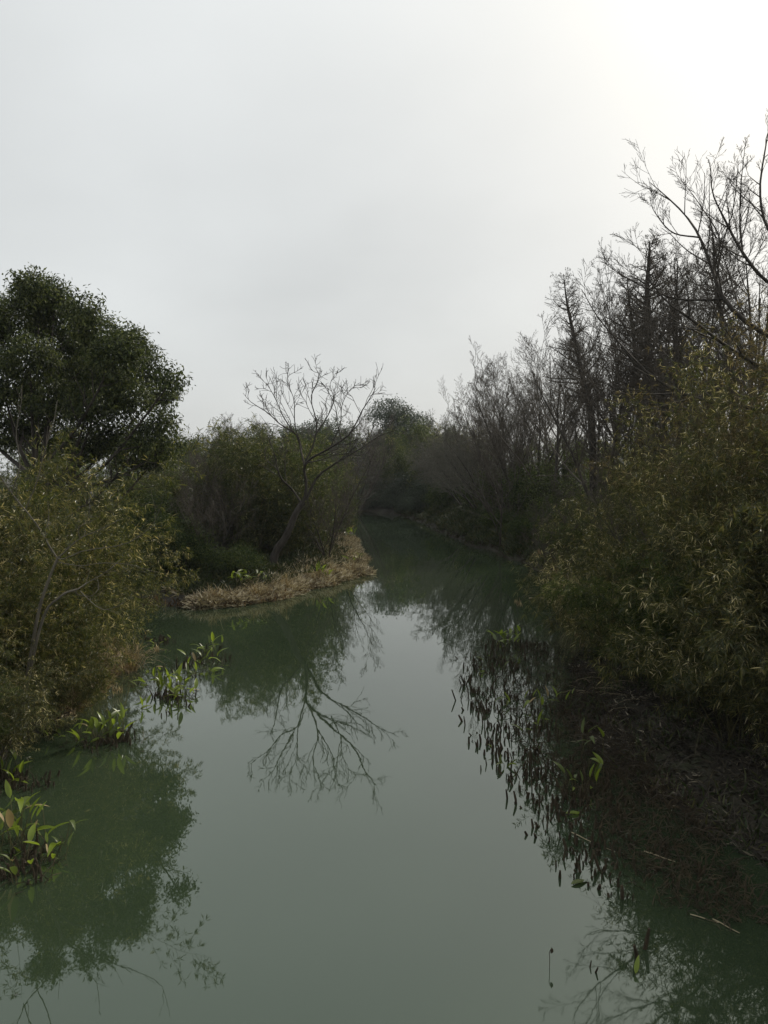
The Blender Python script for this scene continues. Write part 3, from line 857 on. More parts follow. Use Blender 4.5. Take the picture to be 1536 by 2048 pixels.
GR = 'bamboo clumps on the right bank'
for k, x, y, sc, mat, lab in [
        (2, 5.2, 9.3, 0.85, None, 'nearest bamboo clump drooping in at the right edge above the mud'),
        (2, 4.95, 10.8, 0.95, None, 'second nearest bamboo clump at the right, fanned leaves over the dark hollow'),
        (2, 4.85, 12.6, 0.85, 'bamboo_dark', 'bamboo clump overhanging the cut reeds, third along the right bank'),
        (2, 4.75, 14.6, 0.88, None, 'bamboo clump with low tips over the reed patch head'),
        (2, 5.0, 16.8, 0.9, None, 'bamboo clump over the water just beyond the cut reeds'),
        (2, 5.9, 19.4, 0.88, 'bamboo_dark', 'bamboo clump leaning to the water midway along the right bank'),
        (2, 6.7, 22.5, 0.92, 'bamboo_yellow', 'yellow-topped bamboo clump jutting out over the right waterline'),
        (2, 7.4, 26.0, 0.9, None, 'bamboo clump behind the yellow-topped one'),
        (1, 7.7, 30.0, 0.8, 'bamboo_dark', 'last dark bamboo clump before the grassy right bank'),
        (3, 6.3, 11.6, 0.95, None, 'tall bamboo clump in the second row nearest the right edge'),
        (3, 7.4, 13.0, 1.0, 'bamboo_brown', 'tall bamboo clump in the second row, next from the right edge'),
        (3, 7.4, 17.2, 0.70, None, 'tall bamboo clump of the second row above the reed patch'),
        (3, 8.2, 20.5, 0.66, 'bamboo_dark', 'tall bamboo clump of the second row below the large bare limbs'),
        (3, 8.9, 24.5, 0.6, None, 'tall bamboo clump of the second row below the thickest conifer'),
        (3, 9.0, 29.0, 0.65, None, 'bamboo clump below the slim leaning conifer'),
        (3, 9.2, 15.2, 0.98, 'bamboo_brown', 'tallest bamboo clump filling the right edge below the large tree'),
        (3, 9.8, 18.8, 0.82, 'bamboo_brown', 'high bamboo clump left of the tallest one at right'),
        (3, 10.8, 22.5, 0.72, None, 'high bamboo clump in the back row below the right conifers'),
        (3, 11.4, 27.0, 0.75, None, 'back row bamboo clump at the foot of the conifers'),
        (3, 6.2, 9.0, 0.85, None, 'bamboo clump at the right edge close behind the nearest one'),
        (3, 6.4, 6.2, 0.9, 'bamboo_dark', 'bamboo clump outside the right edge mirrored in the near water'),
        (3, 8.0, 8.0, 1.15, None, 'tall bamboo clump outside the right edge, mirrored at lower right'),
        (3, 5.9, 12.6, 0.92, None, 'bamboo clump between the nearest row and the tall second row'),
        (3, 6.4, 15.6, 0.78, None, 'bamboo clump of the second row left of the reed patch head'),
        (3, 7.0, 14.4, 0.88, 'bamboo_brown', 'bamboo clump filling in behind the reed patch head'),
        (3, 6.6, 18.9, 0.68, None, 'bamboo clump filling in midway along the right bank'),
        (3, 7.7, 22.4, 0.62, None, 'bamboo clump filling in behind the yellow-topped one'),
        (3, 10.2, 16.2, 1.08, 'bamboo_brown', 'highest brownish bamboo at the right edge under the bare limbs'),
        (3, 11.5, 19.0, 1.05, 'bamboo_brown', 'brownish bamboo clump behind the tallest one at the right edge')]:
    put_clump(k, x, y, sc, lab, GR, mat)
GL = 'yellowish bamboo clumps on the left bank'
for k, x, y, sc, mat, lab in [
        (5, -5.8, 12.0, 0.85, None, 'nearest yellowish bamboo clump at the left edge'),
        (5, -5.7, 13.6, 0.72, None, 'yellowish bamboo clump over the dry bank behind the water plants'),
        (5, -6.2, 15.6, 0.92, None, 'yellowish bamboo clump with its tips over the small inlet'),
        (5, -6.5, 13.6, 1.15, None, 'taller yellowish bamboo clump in the middle of the left thicket'),
        (5, -7.7, 16.2, 1.0, 'bamboo', 'yellowish bamboo clump at the back of the left thicket'),
        (5, -7.6, 14.8, 1.12, None, 'tallest yellowish bamboo clump at the left edge'),
        (5, -7.2, 17.4, 0.95, 'bamboo', 'yellowish bamboo clump at the mouth of the small inlet'),
        (1, -8.6, 17.6, 1.0, None, 'olive bamboo clump below the big evergreen'),
        (5, -6.7, 12.4, 1.0, 'bamboo', 'olive bamboo clump at the left edge behind the nearest yellowish one'),
        (5, -5.15, 12.8, 0.6, 'bamboo_yellow', 'low yellowish bamboo clump at the left waterline'),
        (5, -5.3, 10.4, 0.6, 'bamboo', 'low olive bamboo clump hanging over the left waterline'),
        (5, -6.6, 9.4, 0.9, 'bamboo_dark', 'bamboo clump just outside the left edge, mirrored in the water'),
        (5, -5.3, 9.6, 0.45, 'bamboo_dark', 'low dark bamboo clump at the left edge near the water')]:
    put_clump(k, x, y, sc, lab, GL, mat)
GP = 'dark bamboo clumps on the point'
for k, x, y, sc, mat, lab in [
        (6, -4.5, 30.6, 0.92, 'bamboo_point', 'dark bamboo clump around the leaning trunk on the point'),
        (6, -3.8, 33.8, 0.98, 'bamboo_dark', 'dark bamboo clump right of the leaning trunk'),
        (6, -4.2, 38.0, 0.85, None, 'dark bamboo clump farther along the point by the water'),
        (6, -5.6, 32.8, 1.0, 'bamboo_point', 'upright dark bamboo clump behind the leaning trunk'),
        (6, -7.8, 31.5, 0.62, None, 'dark bamboo clump in the middle of the left bank thicket'),
        (4, -9.4, 29.0, 0.62, None, 'dark bamboo clump at the right of the evergreen trunk'),
        (6, -6.2, 37.0, 0.98, 'bamboo_point', 'tall dark bamboo clump at the back of the point'),
        (6, -2.9, 45.0, 0.75, None, 'dark bamboo bulging over the water beyond the tip of the point'),
        (6, -4.2, 43.0, 0.98, None, 'dark bamboo clump half way to the bend on the left bank'),
        (4, -4.6, 50.0, 1.0, None, 'dark bamboo clump nearest the bend on the left bank'),
        (6, -9.8, 36.0, 0.6, None, 'dark bamboo clump behind the low mounds left of the point'),
        (4, -11.5, 27.0, 0.7, None, 'dark bamboo clump below the big evergreen boughs'),
        (4, -13.0, 32.0, 0.7, None, 'dark bamboo clump far back under the big evergreen'),
        (4, -7.5, 44.0, 0.9, None, 'far dark bamboo clump behind the point'),
        (4, -12.0, 42.0, 0.72, None, 'far dark bamboo clump behind the grey bare tree')]:
    put_clump(k, x, y, sc, lab, GP, mat)
GF = 'far bamboo clumps round the river bend'
for k, x, y, sc, mat, lab in [
        (4, 4.5, 80, 1.25, 'bamboo', 'yellow-green bamboo crown below the lone round evergreen'),
        (4, 0.0, 86, 1.3, 'bamboo', 'yellow-green bamboo at the left of the lone evergreen foot'),
        (4, -2.0, 84, 1.3, None, 'dark bamboo closing the far end of the river'),
        (4, -5.5, 87, 1.2, None, 'dark bamboo at the far end left of the river closing'),
        (4, -10, 88, 1.1, None, 'dark bamboo far behind the leaning bare tree'),
        (4, 2.0, 77.5, 1.0, None, 'dark bamboo over the water at the far end'),
        (4, 4.6, 71, 1.2, None, 'dark bamboo on the bank right of the river end'),
        (4, 7.0, 64, 0.95, 'bamboo', 'olive bamboo above the arching bare trees'),
        (4, 8.6, 56, 0.8, None, 'dark bamboo behind the arching bare trees'),
        (4, 9.4, 48, 0.65, None, 'dark bamboo above the grassy right bank'),
        (4, 9.6, 41, 0.62, None, 'dark bamboo behind the slender waterline tree'),
        (4, 10.2, 35, 0.6, None, 'dark bamboo between the grassy bank and the conifers'),
        (4, -8.0, 84, 1.0, None, 'low dark bamboo at the waterline of the far end'),
        (4, 0.2, 81, 0.9, None, 'low dark bamboo right at the water where the river closes'),
        (4, 3.6, 74, 0.9, None, 'low dark bamboo at the right corner of the river end'),
        (4, -4.0, 83, 0.8, None, 'low dark bamboo in the shadow of the far end'),
        (4, 2.5, 84, 1.15, None, 'dark bamboo behind the river closing'),
        (4, 7.0, 74, 1.15, None, 'dark bamboo behind the right corner of the river end'),
        (4, -16, 60, 0.85, None, 'far dark bamboo left of the point beyond the bank'),
        (4, -22, 52, 0.9, None, 'far dark bamboo seen under the big evergreen'),
        (4, -12, 62, 0.9, None, 'far dark bamboo behind the grey bare trees'),
        (4, 16, 45, 0.7, None, 'dark bamboo deep behind the conifers'),
        (4, 17, 36, 0.65, None, 'dark bamboo deep behind the tall bare trees at right'),
        (4, 15, 58, 0.75, None, 'dark bamboo deep behind the skyline bare trees')]:
    put_clump(k, x, y, sc, lab, GF, mat)

s1 = shrub('shrub', 2.0, 1.3, 13, 13000, 0.085, 0.042, stems=14)
s2 = shrub('shrub', 1.2, 1.4, 14, 11000, 0.075, 0.036, stems=14)
s3 = shrub('shrub', 3.2, 1.5, 12, 12000, 0.10, 0.035, mat='camphor')
PS = {1: s1, 2: s2, 3: s3}
for k, x, y, sc, mat, lab in [
        (3, -7.6, 20.3, 1.0, None, 'dark privet shrub drooping over the head of the small inlet'),
        (3, -9.6, 22.8, 1.1, None, 'dark shrub at the foot of the big evergreen'),
        (1, -8.0, 25.6, 0.9, None, 'green ivy-covered mound at the left of the point'),
        (1, -6.7, 26.6, 0.9, None, 'green ivy-covered mound beside the leaning trunk'),
        (2, -5.2, 25.9, 0.9, None, 'low green shrub in front of the leaning trunk'),
        (2, -8.9, 24.3, 1.0, 'camphor', 'low dark shrub at the left of the ivy mounds'),
        (1, -8.2, 27.2, 1.2, None, 'tall green shrub behind the ivy mounds'),
        (1, -3.0, 41.0, 0.8, None, 'rounded shrub overhanging the far side of the point'),
        (1, -3.0, 48.5, 1.2, None, 'rounded shrub on the left bank half way to the bend'),
        (2, 6.9, 37.5, 0.9, None, 'low green shrub at the foot of the slender waterline tree'),
        (1, 7.6, 33.0, 1.0, None, 'green shrub between the grassy bank and the bamboo'),
        (2, 6.9, 24.3, 0.8, 'camphor', 'low dark shrub under the yellow-topped bamboo'),
        (2, 6.4, 43.5, 0.9, None, 'low green shrub on the grassy right bank'),
        (2, 5.2, 15.8, 0.6, 'camphor', 'low dark shrub under the bamboo by the cut reeds'),
        (2, -5.9, 10.3, 0.6, 'camphor', 'low dark shrub at the left edge beside the water'),
        (2, -9.0, 82.8, 1.6, 'far', 'low dark waterside shrub far left at the river end'),
        (2, -6.5, 81.8, 1.6, 'far', 'low dark waterside shrub left at the river end'),
        (2, -4.0, 80.4, 1.6, 'far', 'low dark waterside shrub left of the middle of the river end'),
        (2, -2.0, 79.0, 1.6, 'far', 'low dark waterside shrub at the middle of the river end'),
        (2, -0.5, 77.0, 1.5, 'far', 'low dark waterside shrub right of the middle of the river end'),
        (2, 0.9, 74.2, 1.5, 'far', 'low dark waterside shrub right at the river end'),
        (2, 2.0, 71.0, 1.4, 'far', 'low dark waterside shrub far right at the river end'),
        (2, 2.9, 67.5, 1.3, 'far', 'low dark waterside shrub where the grassy right bank begins'),
        (1, -1.4, 80.2, 1.7, 'far', 'dark shrub at the dark end of the river, left of its closing'),
        (1, 1.6, 73.5, 1.6, 'far', 'dark shrub overhanging the dark end of the river'),
        (1, -5.5, 83.5, 1.8, 'far', 'dark shrub farthest left at the river end'),
        (1, 3.4, 66.5, 1.3, 'far', 'dark shrub at the right corner of the river end'),
        (1, 4.6, 62.0, 1.2, None, 'green shrub under the farthest leaning bare tree'),
        (1, 7.2, 49.0, 1.3, None, 'green shrub high on the grassy right bank'),
        (1, 8.2, 44.0, 1.3, None, 'green shrub behind the grassy right bank'),
        (1, 8.3, 38.5, 1.3, 'camphor', 'dark shrub behind the slender waterline tree'),
        (1, 6.5, 56.0, 1.1, None, 'green shrub under the arching bare trees')]:
    put_clump(k, x, y, sc, lab, 'shrubs on the banks', mat, protos=PS, cat='shrub')


# ------------------------------------------------------------------ ground cover
def scatter(n, box, smin, smax, cond=None):
    X = rng.uniform(box[0], box[1], n); Y = rng.uniform(box[2], box[3], n)
    s = sdist(X, Y)
    ok = (s > smin) & (s < smax)
    if cond is not None: ok &= cond(X, Y, s)
    X, Y = X[ok], Y[ok]
    return np.stack([X, Y, height(X, Y)], 1)


def blades(name, pts, L, W, mat, label, cat, lay=0.5, bend=0.3):
    lf = MB(); n = len(pts)
    d = nrmz(rand_dir(n) * np.array([lay, lay, 0.15]) + np.array([0, 0, 1 - lay * 0.85]))
    lf.leaves(pts + np.array([0, 0, -0.005]), d, rand_dir(n), L * rng.uniform(0.4, 1.3, n), W, bend)
    return tag(lf.build(name, M[mat], None, False), label, cat, kind='stuff')


pen = lambda X, Y, s: (Y > 22.2) & (Y < 46) & (X < 2)
blades('dry_straw', scatter(420000, (-7.5, 0.5, 22, 46), 0.0, 2.0, lambda X, Y, s: pen(X, Y, s) & (s < 0.9 + 0.9 * np.clip((Y - 25) / 4, 0, 1) + 0.25 * np.sin(4 * X + 3 * Y)) & (X > -6.2 + 0.5 * np.sin(Y * 3))), 0.27, 0.017, 'straw_pale', 'pale dry straw lying along the edge of the point', 'straw', lay=1.0)
blades('rusty_stubble', scatter(50000, (-7.5, 0.5, 22, 46), -0.15, 0.15, pen), 0.2, 0.014, 'straw_red', 'rusty brown reed stubble at the waterline of the point', 'stubble', lay=0.35)
blades('bank_grass', scatter(60000, (-9, 0, 22.5, 40), 0.7, 3.5, pen), 0.28, 0.014, 'grass', 'dull green grass behind the straw on the point', 'grass', lay=0.6)
blades('grassy_slope', scatter(200000, (1, 12, 27, 78), 0.02, 6.0), 0.30, 0.02, 'grass', 'green grass slope of the far right bank', 'grass', lay=0.6)
blades('leaf_litter', scatter(60000, (2.5, 8, 5, 20), -0.15, 3.2), 0.13, 0.018, 'litter', 'dark fallen bamboo leaves and straw on the right mud bank', 'leaf litter', lay=1.0)
blades('bank_weeds', scatter(9000, (2.3, 6.5, 6, 20), 0.0, 1.8, lambda X, Y, s: np.sin(3.1 * X + 1.3) * np.sin(2.3 * Y) > -0.1), 0.16, 0.012, 'grass', 'sparse dull weeds on the right mud bank', 'weeds', lay=0.6)
blades('dry_bank_litter', scatter(45000, (-9, -3.5, 12.6, 18.5), -0.1, 1.3), 0.18, 0.014, 'straw', 'brown dry stalks on the left bank below the yellowish bamboo', 'leaf litter', lay=0.8)


fl = scatter(26000, (-6, 6, 5.2, 34), -2.6, -0.05, lambda X, Y, s: rng.uniform(0, 1, X.shape) < 0.11 * np.exp(s * 1.3))
fl[:, 2] = 0.006
lf = MB(); n_ = len(fl); a_ = rng.uniform(0, 6.28, n_)
lf.leaves(fl, np.stack([np.cos(a_), np.sin(a_), np.zeros(n_)], 1), np.tile((0, 0, 1.0), (n_, 1)), rng.uniform(0.02, 0.07, n_), rng.uniform(0.006, 0.016, n_), 0.0)
tag(lf.build('floating_debris', M['litter'], None, False), 'small dead leaf bits drifting on the water near the banks', 'debris', kind='stuff')

# ------------------------------------------------------------------ water plants with broad leaves
def canna_leaf_mesh(curl, fold):
    n = 9
    tt = np.linspace(0, 1, n)
    w = 0.5 * np.sin(np.pi * tt ** 0.75) ** 0.8 * 0.27
    w[0] = 0.012; w[-1] = 0.004
    zc = -curl * tt ** 2
    xx = tt * (1 - 0.25 * curl * tt)
    V = []
    for i in range(n):
        V += [(xx[i], -w[i], zc[i] + fold * w[i]), (xx[i], 0, zc[i]), (xx[i], w[i], zc[i] + fold * w[i])]
    q = []
    for i in range(n - 1):
        for j in range(2):
            a = i * 3 + j; q.append((a, a + 3, a + 4, a + 1))
    b_ = MB(); b_.add(V, q=q)
    return b_.mesh('leaf', M['canna'])


CL = [canna_leaf_mesh(0.15, 0.5), canna_leaf_mesh(0.4, 0.35), canna_leaf_mesh(0.05, 0.8), canna_leaf_mesh(0.7, 0.4)]
st_b = MB(); st_b.tubes(np.stack([np.zeros(5), np.zeros(5), np.linspace(0, 1, 5)], 1), np.linspace(0.5, 0.3, 5), 5)
STALK = st_b.mesh('stalk', M['culm'])


def water_plant(x, y, n, hgt, lsize, label, dull=0.4, z=None, seed=None, spread=0.35):
    gz = ground_z(x, y)
    root = empty('water_plant', (x, y, max(gz, -0.22)), rng.uniform(0, 6.28))
    n = int(n * 2.3)
    lsize *= 0.95
    hgt *= 0.9
    for i in range(n):
        a = i * 2.4 + rng.uniform(-0.5, 0.5); ln = rng.uniform(0.05, spread) * hgt
        h_ = hgt * rng.uniform(0.5, 1.1)
        bx, by = rng.normal(0, 0.14, 2)
        tip = Vector((bx + ln * math.cos(a), by + ln * math.sin(a), h_)); b0_ = Vector((bx, by, 0))
        so = bpy.data.objects.new('stalk', STALK); link(so, root)
        v = tip - b0_
        so.location = b0_; so.rotation_euler = v.to_track_quat('Z', 'Y').to_euler(); so.scale = (0.012, 0.012, v.length)
        lo = bpy.data.objects.new('leaf', CL[rng.integers(0, 4)]); link(lo, root)
        el = rng.uniform(0.25, 1.45)
        lo.location = tip; lo.rotation_euler = (rng.uniform(-0.5, 0.5), -el, a + rng.uniform(-0.5, 0.5))
        s = lsize * rng.uniform(0.5, 1.1); lo.scale = (s, s * rng.uniform(0.8, 1.1), s)
        if rng.uniform() < dull: set_mat(lo, M['canna_dark'])
        elif rng.uniform() < 0.07: set_mat(lo, M['straw'])
    return tag(root, label, 'water plant', 'broad-leaved water plants')


for x, y, n, h_, ls, lab in [
        (415, 1318, 7, 0.42, 0.30, 'bright water plant tuft farthest out in the left inlet'),
        (388, 1335, 4, 0.30, 0.30, 'water plant just left of the farthest bright tuft'),
        (395, 1350, 4, 0.18, 0.28, 'low dull water plant below the farthest left tuft'),
        (350, 1388, 8, 0.40, 0.33, 'bright upright water plant in the middle of the left group'),
        (325, 1385, 5, 0.35, 0.30, 'water plant at the left of the middle bright tuft'),
        (362, 1402, 4, 0.22, 0.30, 'low water plant in front of the middle bright tuft'),
        (285, 1375, 3, 0.2, 0.24, 'small water plant near the dry left bank'),
        (305, 1345, 3, 0.2, 0.24, 'small sparse water plant between bank and left tufts'),
        (330, 1290, 3, 0.25, 0.2, 'tiny water plant by the far corner of the left bank'),
        (222, 1490, 9, 0.42, 0.30, 'bright tall water plant by the glinting patch at left'),
        (195, 1485, 6, 0.36, 0.26, 'water plant left of the tall bright one by the glints'),
        (258, 1425, 3, 0.16, 0.26, 'low yellowish water plant above the glinting patch'),
        (120, 1480, 3, 0.22, 0.22, 'small dark water plant by the left shore'),
        (35, 1572, 4, 0.36, 0.27, 'water plant with one upright yellow leaf at the left edge'),
        (12, 1700, 8, 0.52, 0.34, 'largest bright water plant at the left edge'),
        (52, 1712, 7, 0.46, 0.32, 'tall water plant beside the largest one at the left edge'),
        (100, 1725, 5, 0.26, 0.22, 'low water plant at the tip of the near left clump'),
        (10, 1768, 4, 0.30, 0.28, 'nearest water plant in the lower left clump'),
        (478, 1200, 7, 0.35, 0.34, 'green water plant tuft on the left of the point shore'),
        (510, 1197, 6, 0.35, 0.32, 'green water plant tuft in the middle of the point shore'),
        (645, 1172, 7, 0.35, 0.36, 'bright water plant tuft near the tip of the point'),
        (718, 1142, 5, 0.45, 0.36, 'water plant tuft at the very tip of the point'),
        (697, 1090, 6, 0.6, 0.5, 'pale green water plant on the far side of the point'),
        (1008, 1298, 7, 0.42, 0.32, 'bright water plant at the head of the cut reed patch'),
        (1035, 1292, 5, 0.45, 0.30, 'upright water plant right of the one heading the reed patch'),
        (972, 1345, 3, 0.24, 0.26, 'water plant at the left corner of the cut reed patch'),
        (1022, 1425, 3, 0.15, 0.26, 'water plant with a yellow leaf among the upper cut reeds'),
        (1080, 1425, 3, 0.18, 0.22, 'small water plant in the middle of the cut reeds'),
        (1112, 1428, 3, 0.18, 0.22, 'small yellow-leaved water plant right of the reed patch middle'),
        (1060, 1465, 3, 0.16, 0.26, 'water plant with a drooping leaf among the cut reeds'),
        (1185, 1522, 3, 0.22, 0.26, 'water plant with one upright leaf near the right mud'),
        (1150, 1600, 4, 0.22, 0.24, 'dull water plant low in the reed patch'),
        (1208, 1572, 2, 0.16, 0.22, 'water plant with a single yellow leaf on the right mud'),
        (990, 1540, 3, 0.14, 0.22, 'dark bent water plant at the outer edge of the cut reeds'),
        (1325, 2042, 2, 0.16, 0.20, 'yellow-leaved water plant at the bottom edge')]:
    d_ = CAM_H * F_PX / (y - 940)
    q = at(x, y, d_)
    water_plant(q[0], d_, n, h_ + 0.12, ls, lab)


def loose(name, mesh, x, y, rz, sc, label, cat, tilt=(0, 0), dz=0.012, mat=None, group=None):
    d_ = CAM_H * F_PX / (y - 940); q = at(x, y, d_)
    o = link(bpy.data.objects.new(name, mesh))
    o.location = (q[0], d_, max(dz, ground_z(q[0], d_) + dz)); o.rotation_euler = (tilt[0], tilt[1], rz); o.scale = (sc, sc, sc)
    if mat: set_mat(o, M[mat])
    return tag(o, label, cat, group)


loose('floating_leaf', CL[0], 1130, 1643, 0.1, 0.30, 'yellow-green leaf floating at the edge of the reed patch', 'leaf')
loose('floating_leaf', CL[0], 1142, 1792, 0.5, 0.26, 'dark leaf floating on the bright water at lower right', 'leaf', mat='canna_dark')
sb = MB(); sb.tubes(smooth_path([(0, 0, 0), (0.33, 0.012, 0.004), (0.66, -0.01, 0.0), (1, 0.01, 0)], 8), np.linspace(0.02, 0.013, 8), 6, cap=True)
STICK = sb.mesh('broken_stick', M['stick'])
for i, (x, y, rz, L, lab) in enumerate([(1142, 1682, -0.95, 0.30, 'pale broken stalk lying across the water among the reeds'),
                                        (1210, 1715, -0.8, 0.13, 'short pale stalk floating beside the dark right water'),
                                        (1288, 1722, -0.75, 0.33, 'long thin stalk floating on the dark right water'),
                                        (1380, 1855, -0.6, 0.24, 'pale stalk floating on the dark water at lower right'),
                                        (1300, 1604, 0.9, 0.12, 'small pale stalk lying on the right mud'),
                                        (1400, 1660, 0.9, 0.18, 'bent straw lying on the right mud bank'),
                                        (1425, 1865, -1.0, 0.26, 'thin dark stalk at the lower right corner'),
                                        (1225, 1452, 0.9, 0.30, 'pale husk lying under the right bamboo')]):
    loose('broken_stalk', STICK, x, y, rz, L, lab, 'stalk')
loose('drifting_branch', STICK, 1058, 1198, 0.02, 0.95, 'thin branch lying on the water under the right bank', 'branch')

# ------------------------------------------------------------------ cut reed stems
STUB = []
for i in range(7):
    b_ = MB(); a = rng.uniform(0, 6.28); bend = rng.uniform(0.0, 0.22)
    P = np.array([(0, 0, 0), (bend * 0.3 * math.cos(a), bend * 0.3 * math.sin(a), 0.35), (bend * 0.5 * math.cos(a + 0.6), bend * 0.5 * math.sin(a + 0.6), 0.7), (bend * math.cos(a), bend * math.sin(a), 1.0)])
    R = np.array([0.10, 0.085, 0.095, 0.075]) * rng.uniform(0.8, 1.2, 4)
    b_.tubes(P, R, 6, cap=True)
    if i % 2:      # ragged sheath half peeled off
        b_.tubes(P[:3] * np.array([1, 1, 0.8]) + np.array([0.09, 0.03, 0]), R[:3] * 0.6, 5, cap=True)
    STUB.append(b_.mesh('stem', M['stub'], False))


def reed_clump(x, y, n, hgt, label, group, rad=0.13):
    gz = max(ground_z(x, y), -0.12)
    root = empty('cut_reed_clump', (x, y, gz), rng.uniform(0, 6.28))
    for i in range(n):
        so = bpy.data.objects.new('stem', STUB[rng.integers(0, 7)]); link(so, root)
        so.location = (rng.normal(0, rad), rng.normal(0, rad), -0.03)
        hh = (hgt * rng.uniform(0.25, 1.0) * (1.9 if rng.uniform() < 0.15 else 1.1)) + max(0, -gz) + 0.03
        w = rng.uniform(0.07, 0.18)
        so.scale = (w, w, hh); so.rotation_euler = (rng.normal(0, 0.22), rng.normal(0, 0.22), rng.uniform(0, 6.28))
    return tag(root, label, 'reed stems', group)


def px_water(x, y):
    d_ = CAM_H * F_PX / (y - 940); q = at(x, y, d_); return q[0], d_


left_edge = [(1000, 1285), (955, 1330), (925, 1385), (945, 1440), (965, 1490), (1010, 1540), (1030, 1580), (1065, 1610), (1095, 1660), (1150, 1720), (1190, 1770), (1290, 1850)]
right_edge = [(1090, 1290), (1110, 1330), (1130, 1385), (1160, 1440), (1190, 1490), (1230, 1540), (1270, 1580), (1300, 1620), (1330, 1670), (1380, 1720), (1430, 1790), (1500, 1880)]
cnt = 0
for i in range(270):
    f = rng.uniform(0, 10.3); k = int(f); fr = f - k
    lx = left_edge[k][0] * (1 - fr) + left_edge[k + 1][0] * fr; ly = left_edge[k][1] * (1 - fr) + left_edge[k + 1][1] * fr
    rx = right_edge[k][0] * (1 - fr) + right_edge[k + 1][0] * fr; ry = right_edge[k][1] * (1 - fr) + right_edge[k + 1][1] * fr
    u = rng.uniform(0, 1) ** 1.5
    if f > 7.5 and rng.uniform() < 0.5: continue
    x, y = px_water(lx + (rx - lx) * u, ly + (ry - ly) * u)
    lane = 0 if u < 0.22 else 1 if u < 0.6 else 2
    zone = 0 if f < 3 else 1 if f < 6 else 2
    place = ('upper, farthest', 'middle', 'lower, nearest')[zone]
    lab = ('brown cut reed stems dark against bright water, outer edge, %s part of the patch',
           'brown cut reed stems amid the dense right reed patch, %s part of it',
           'brown cut reed stems on the bank side of the patch, %s part')[lane] % place
    gp = ('outer', 'inner', 'bankside')[lane] + ' cut reeds, ' + place + ' part'
    reed_clump(x, y, rng.integers(3, 8), 0.125 if f < 6 else 0.10, lab, gp, 0.15)
    cnt += 1
for x, y, n, h_, lab in [(1283, 1925, 3, 0.20, 'lone pair of thick cut stems at lower right'), (1173, 1955, 2, 0.06, 'short double stub alone in the open water at lower right'),
                         (1187, 1788, 2, 0.06, 'small stub beside the floating dark leaf'), (1205, 1820, 2, 0.08, 'small stub below the floating dark leaf'),
                         (1255, 1812, 3, 0.12, 'cut stems above the lone thick pair'), (930, 1375, 6, 0.20, 'outermost cut reed clump at the left of the reed patch'),
                         (1023, 1600, 1, 0.04, 'tiny lone stub off the edge of the reed patch')]:
    X, Y = px_water(x, y)
    reed_clump(X, Y, n, h_, lab, 'lone cut stems', 0.05)
# stubble of the left plant beds
for i in range(70):
    c = [(400, 1335, 45, 18), (345, 1400, 40, 20), (215, 1495, 45, 14), (30, 1575, 40, 15), (50, 1745, 60, 35), (310, 1285, 25, 6)][i % 6]
    X, Y = px_water(c[0] + rng.normal(0, c[2] * 0.6), c[1] + rng.normal(0, c[3] * 0.6))
    nm = ['farthest left inlet tuft', 'middle left tufts', 'glinting patch at left', 'upright yellow leaf at the left edge', 'largest left water plant', 'far corner of the left bank'][i % 6]
    reed_clump(X, Y, rng.integers(4, 8), 0.12, 'short brown cut stems around the ' + nm, 'cut stems around the ' + nm, 0.10)
# single withered seed stem in open water
X, Y = px_water(1098, 1966)
b_ = MB(); b_.tubes(smooth_path([(0, 0, -0.1), (0.004, 0, 0.06), (0, 0, 0.12), (0.012, 0, 0.155)], 8), np.full(8, 0.0028), 5)
sd = empty('seed_stem', (X, Y, 0)); tag(sd, 'single thin stem with a dark bud in open water', 'stem')
b_.build('stalk', M['stub'], sd)
b_ = MB(); b_.tubes(smooth_path([(0.012, 0, 0.12), (0.02, 0, 0.135), (0.022, 0, 0.155), (0.014, 0, 0.17)], 6), np.array([0.002, 0.009, 0.013, 0.010, 0.005, 0.001]), 6)
b_.build('bud', M['stub'], sd)

# ------------------------------------------------------------------ bent dead stalks, dry grass tufts
def dead_mat(name, pts, L, r, mat, label, cat, flat=0.9, sides=3):
    n = len(pts)
    a = rng.uniform(0, 6.28, n)
    d0 = nrmz(np.stack([np.cos(a) * flat, np.sin(a) * flat, rng.uniform(0.05, 1.8, n)], 1))
    P = walk(pts, d0, L * rng.uniform(0.4, 1.3, n), 3, 0.18, np.array([0.0, -0.35, -0.5]))
    P[:, :, 2] = np.maximum(P[:, :, 2], height(P[:, :, 0], P[:, :, 1]) + 0.004)
    mb_ = MB(); mb_.tubes(P, np.full((n, 4), r) * rng.uniform(0.6, 1.3, n)[:, None], sides)
    return tag(mb_.build(name, M[mat], None, False), label, cat, kind='stuff')


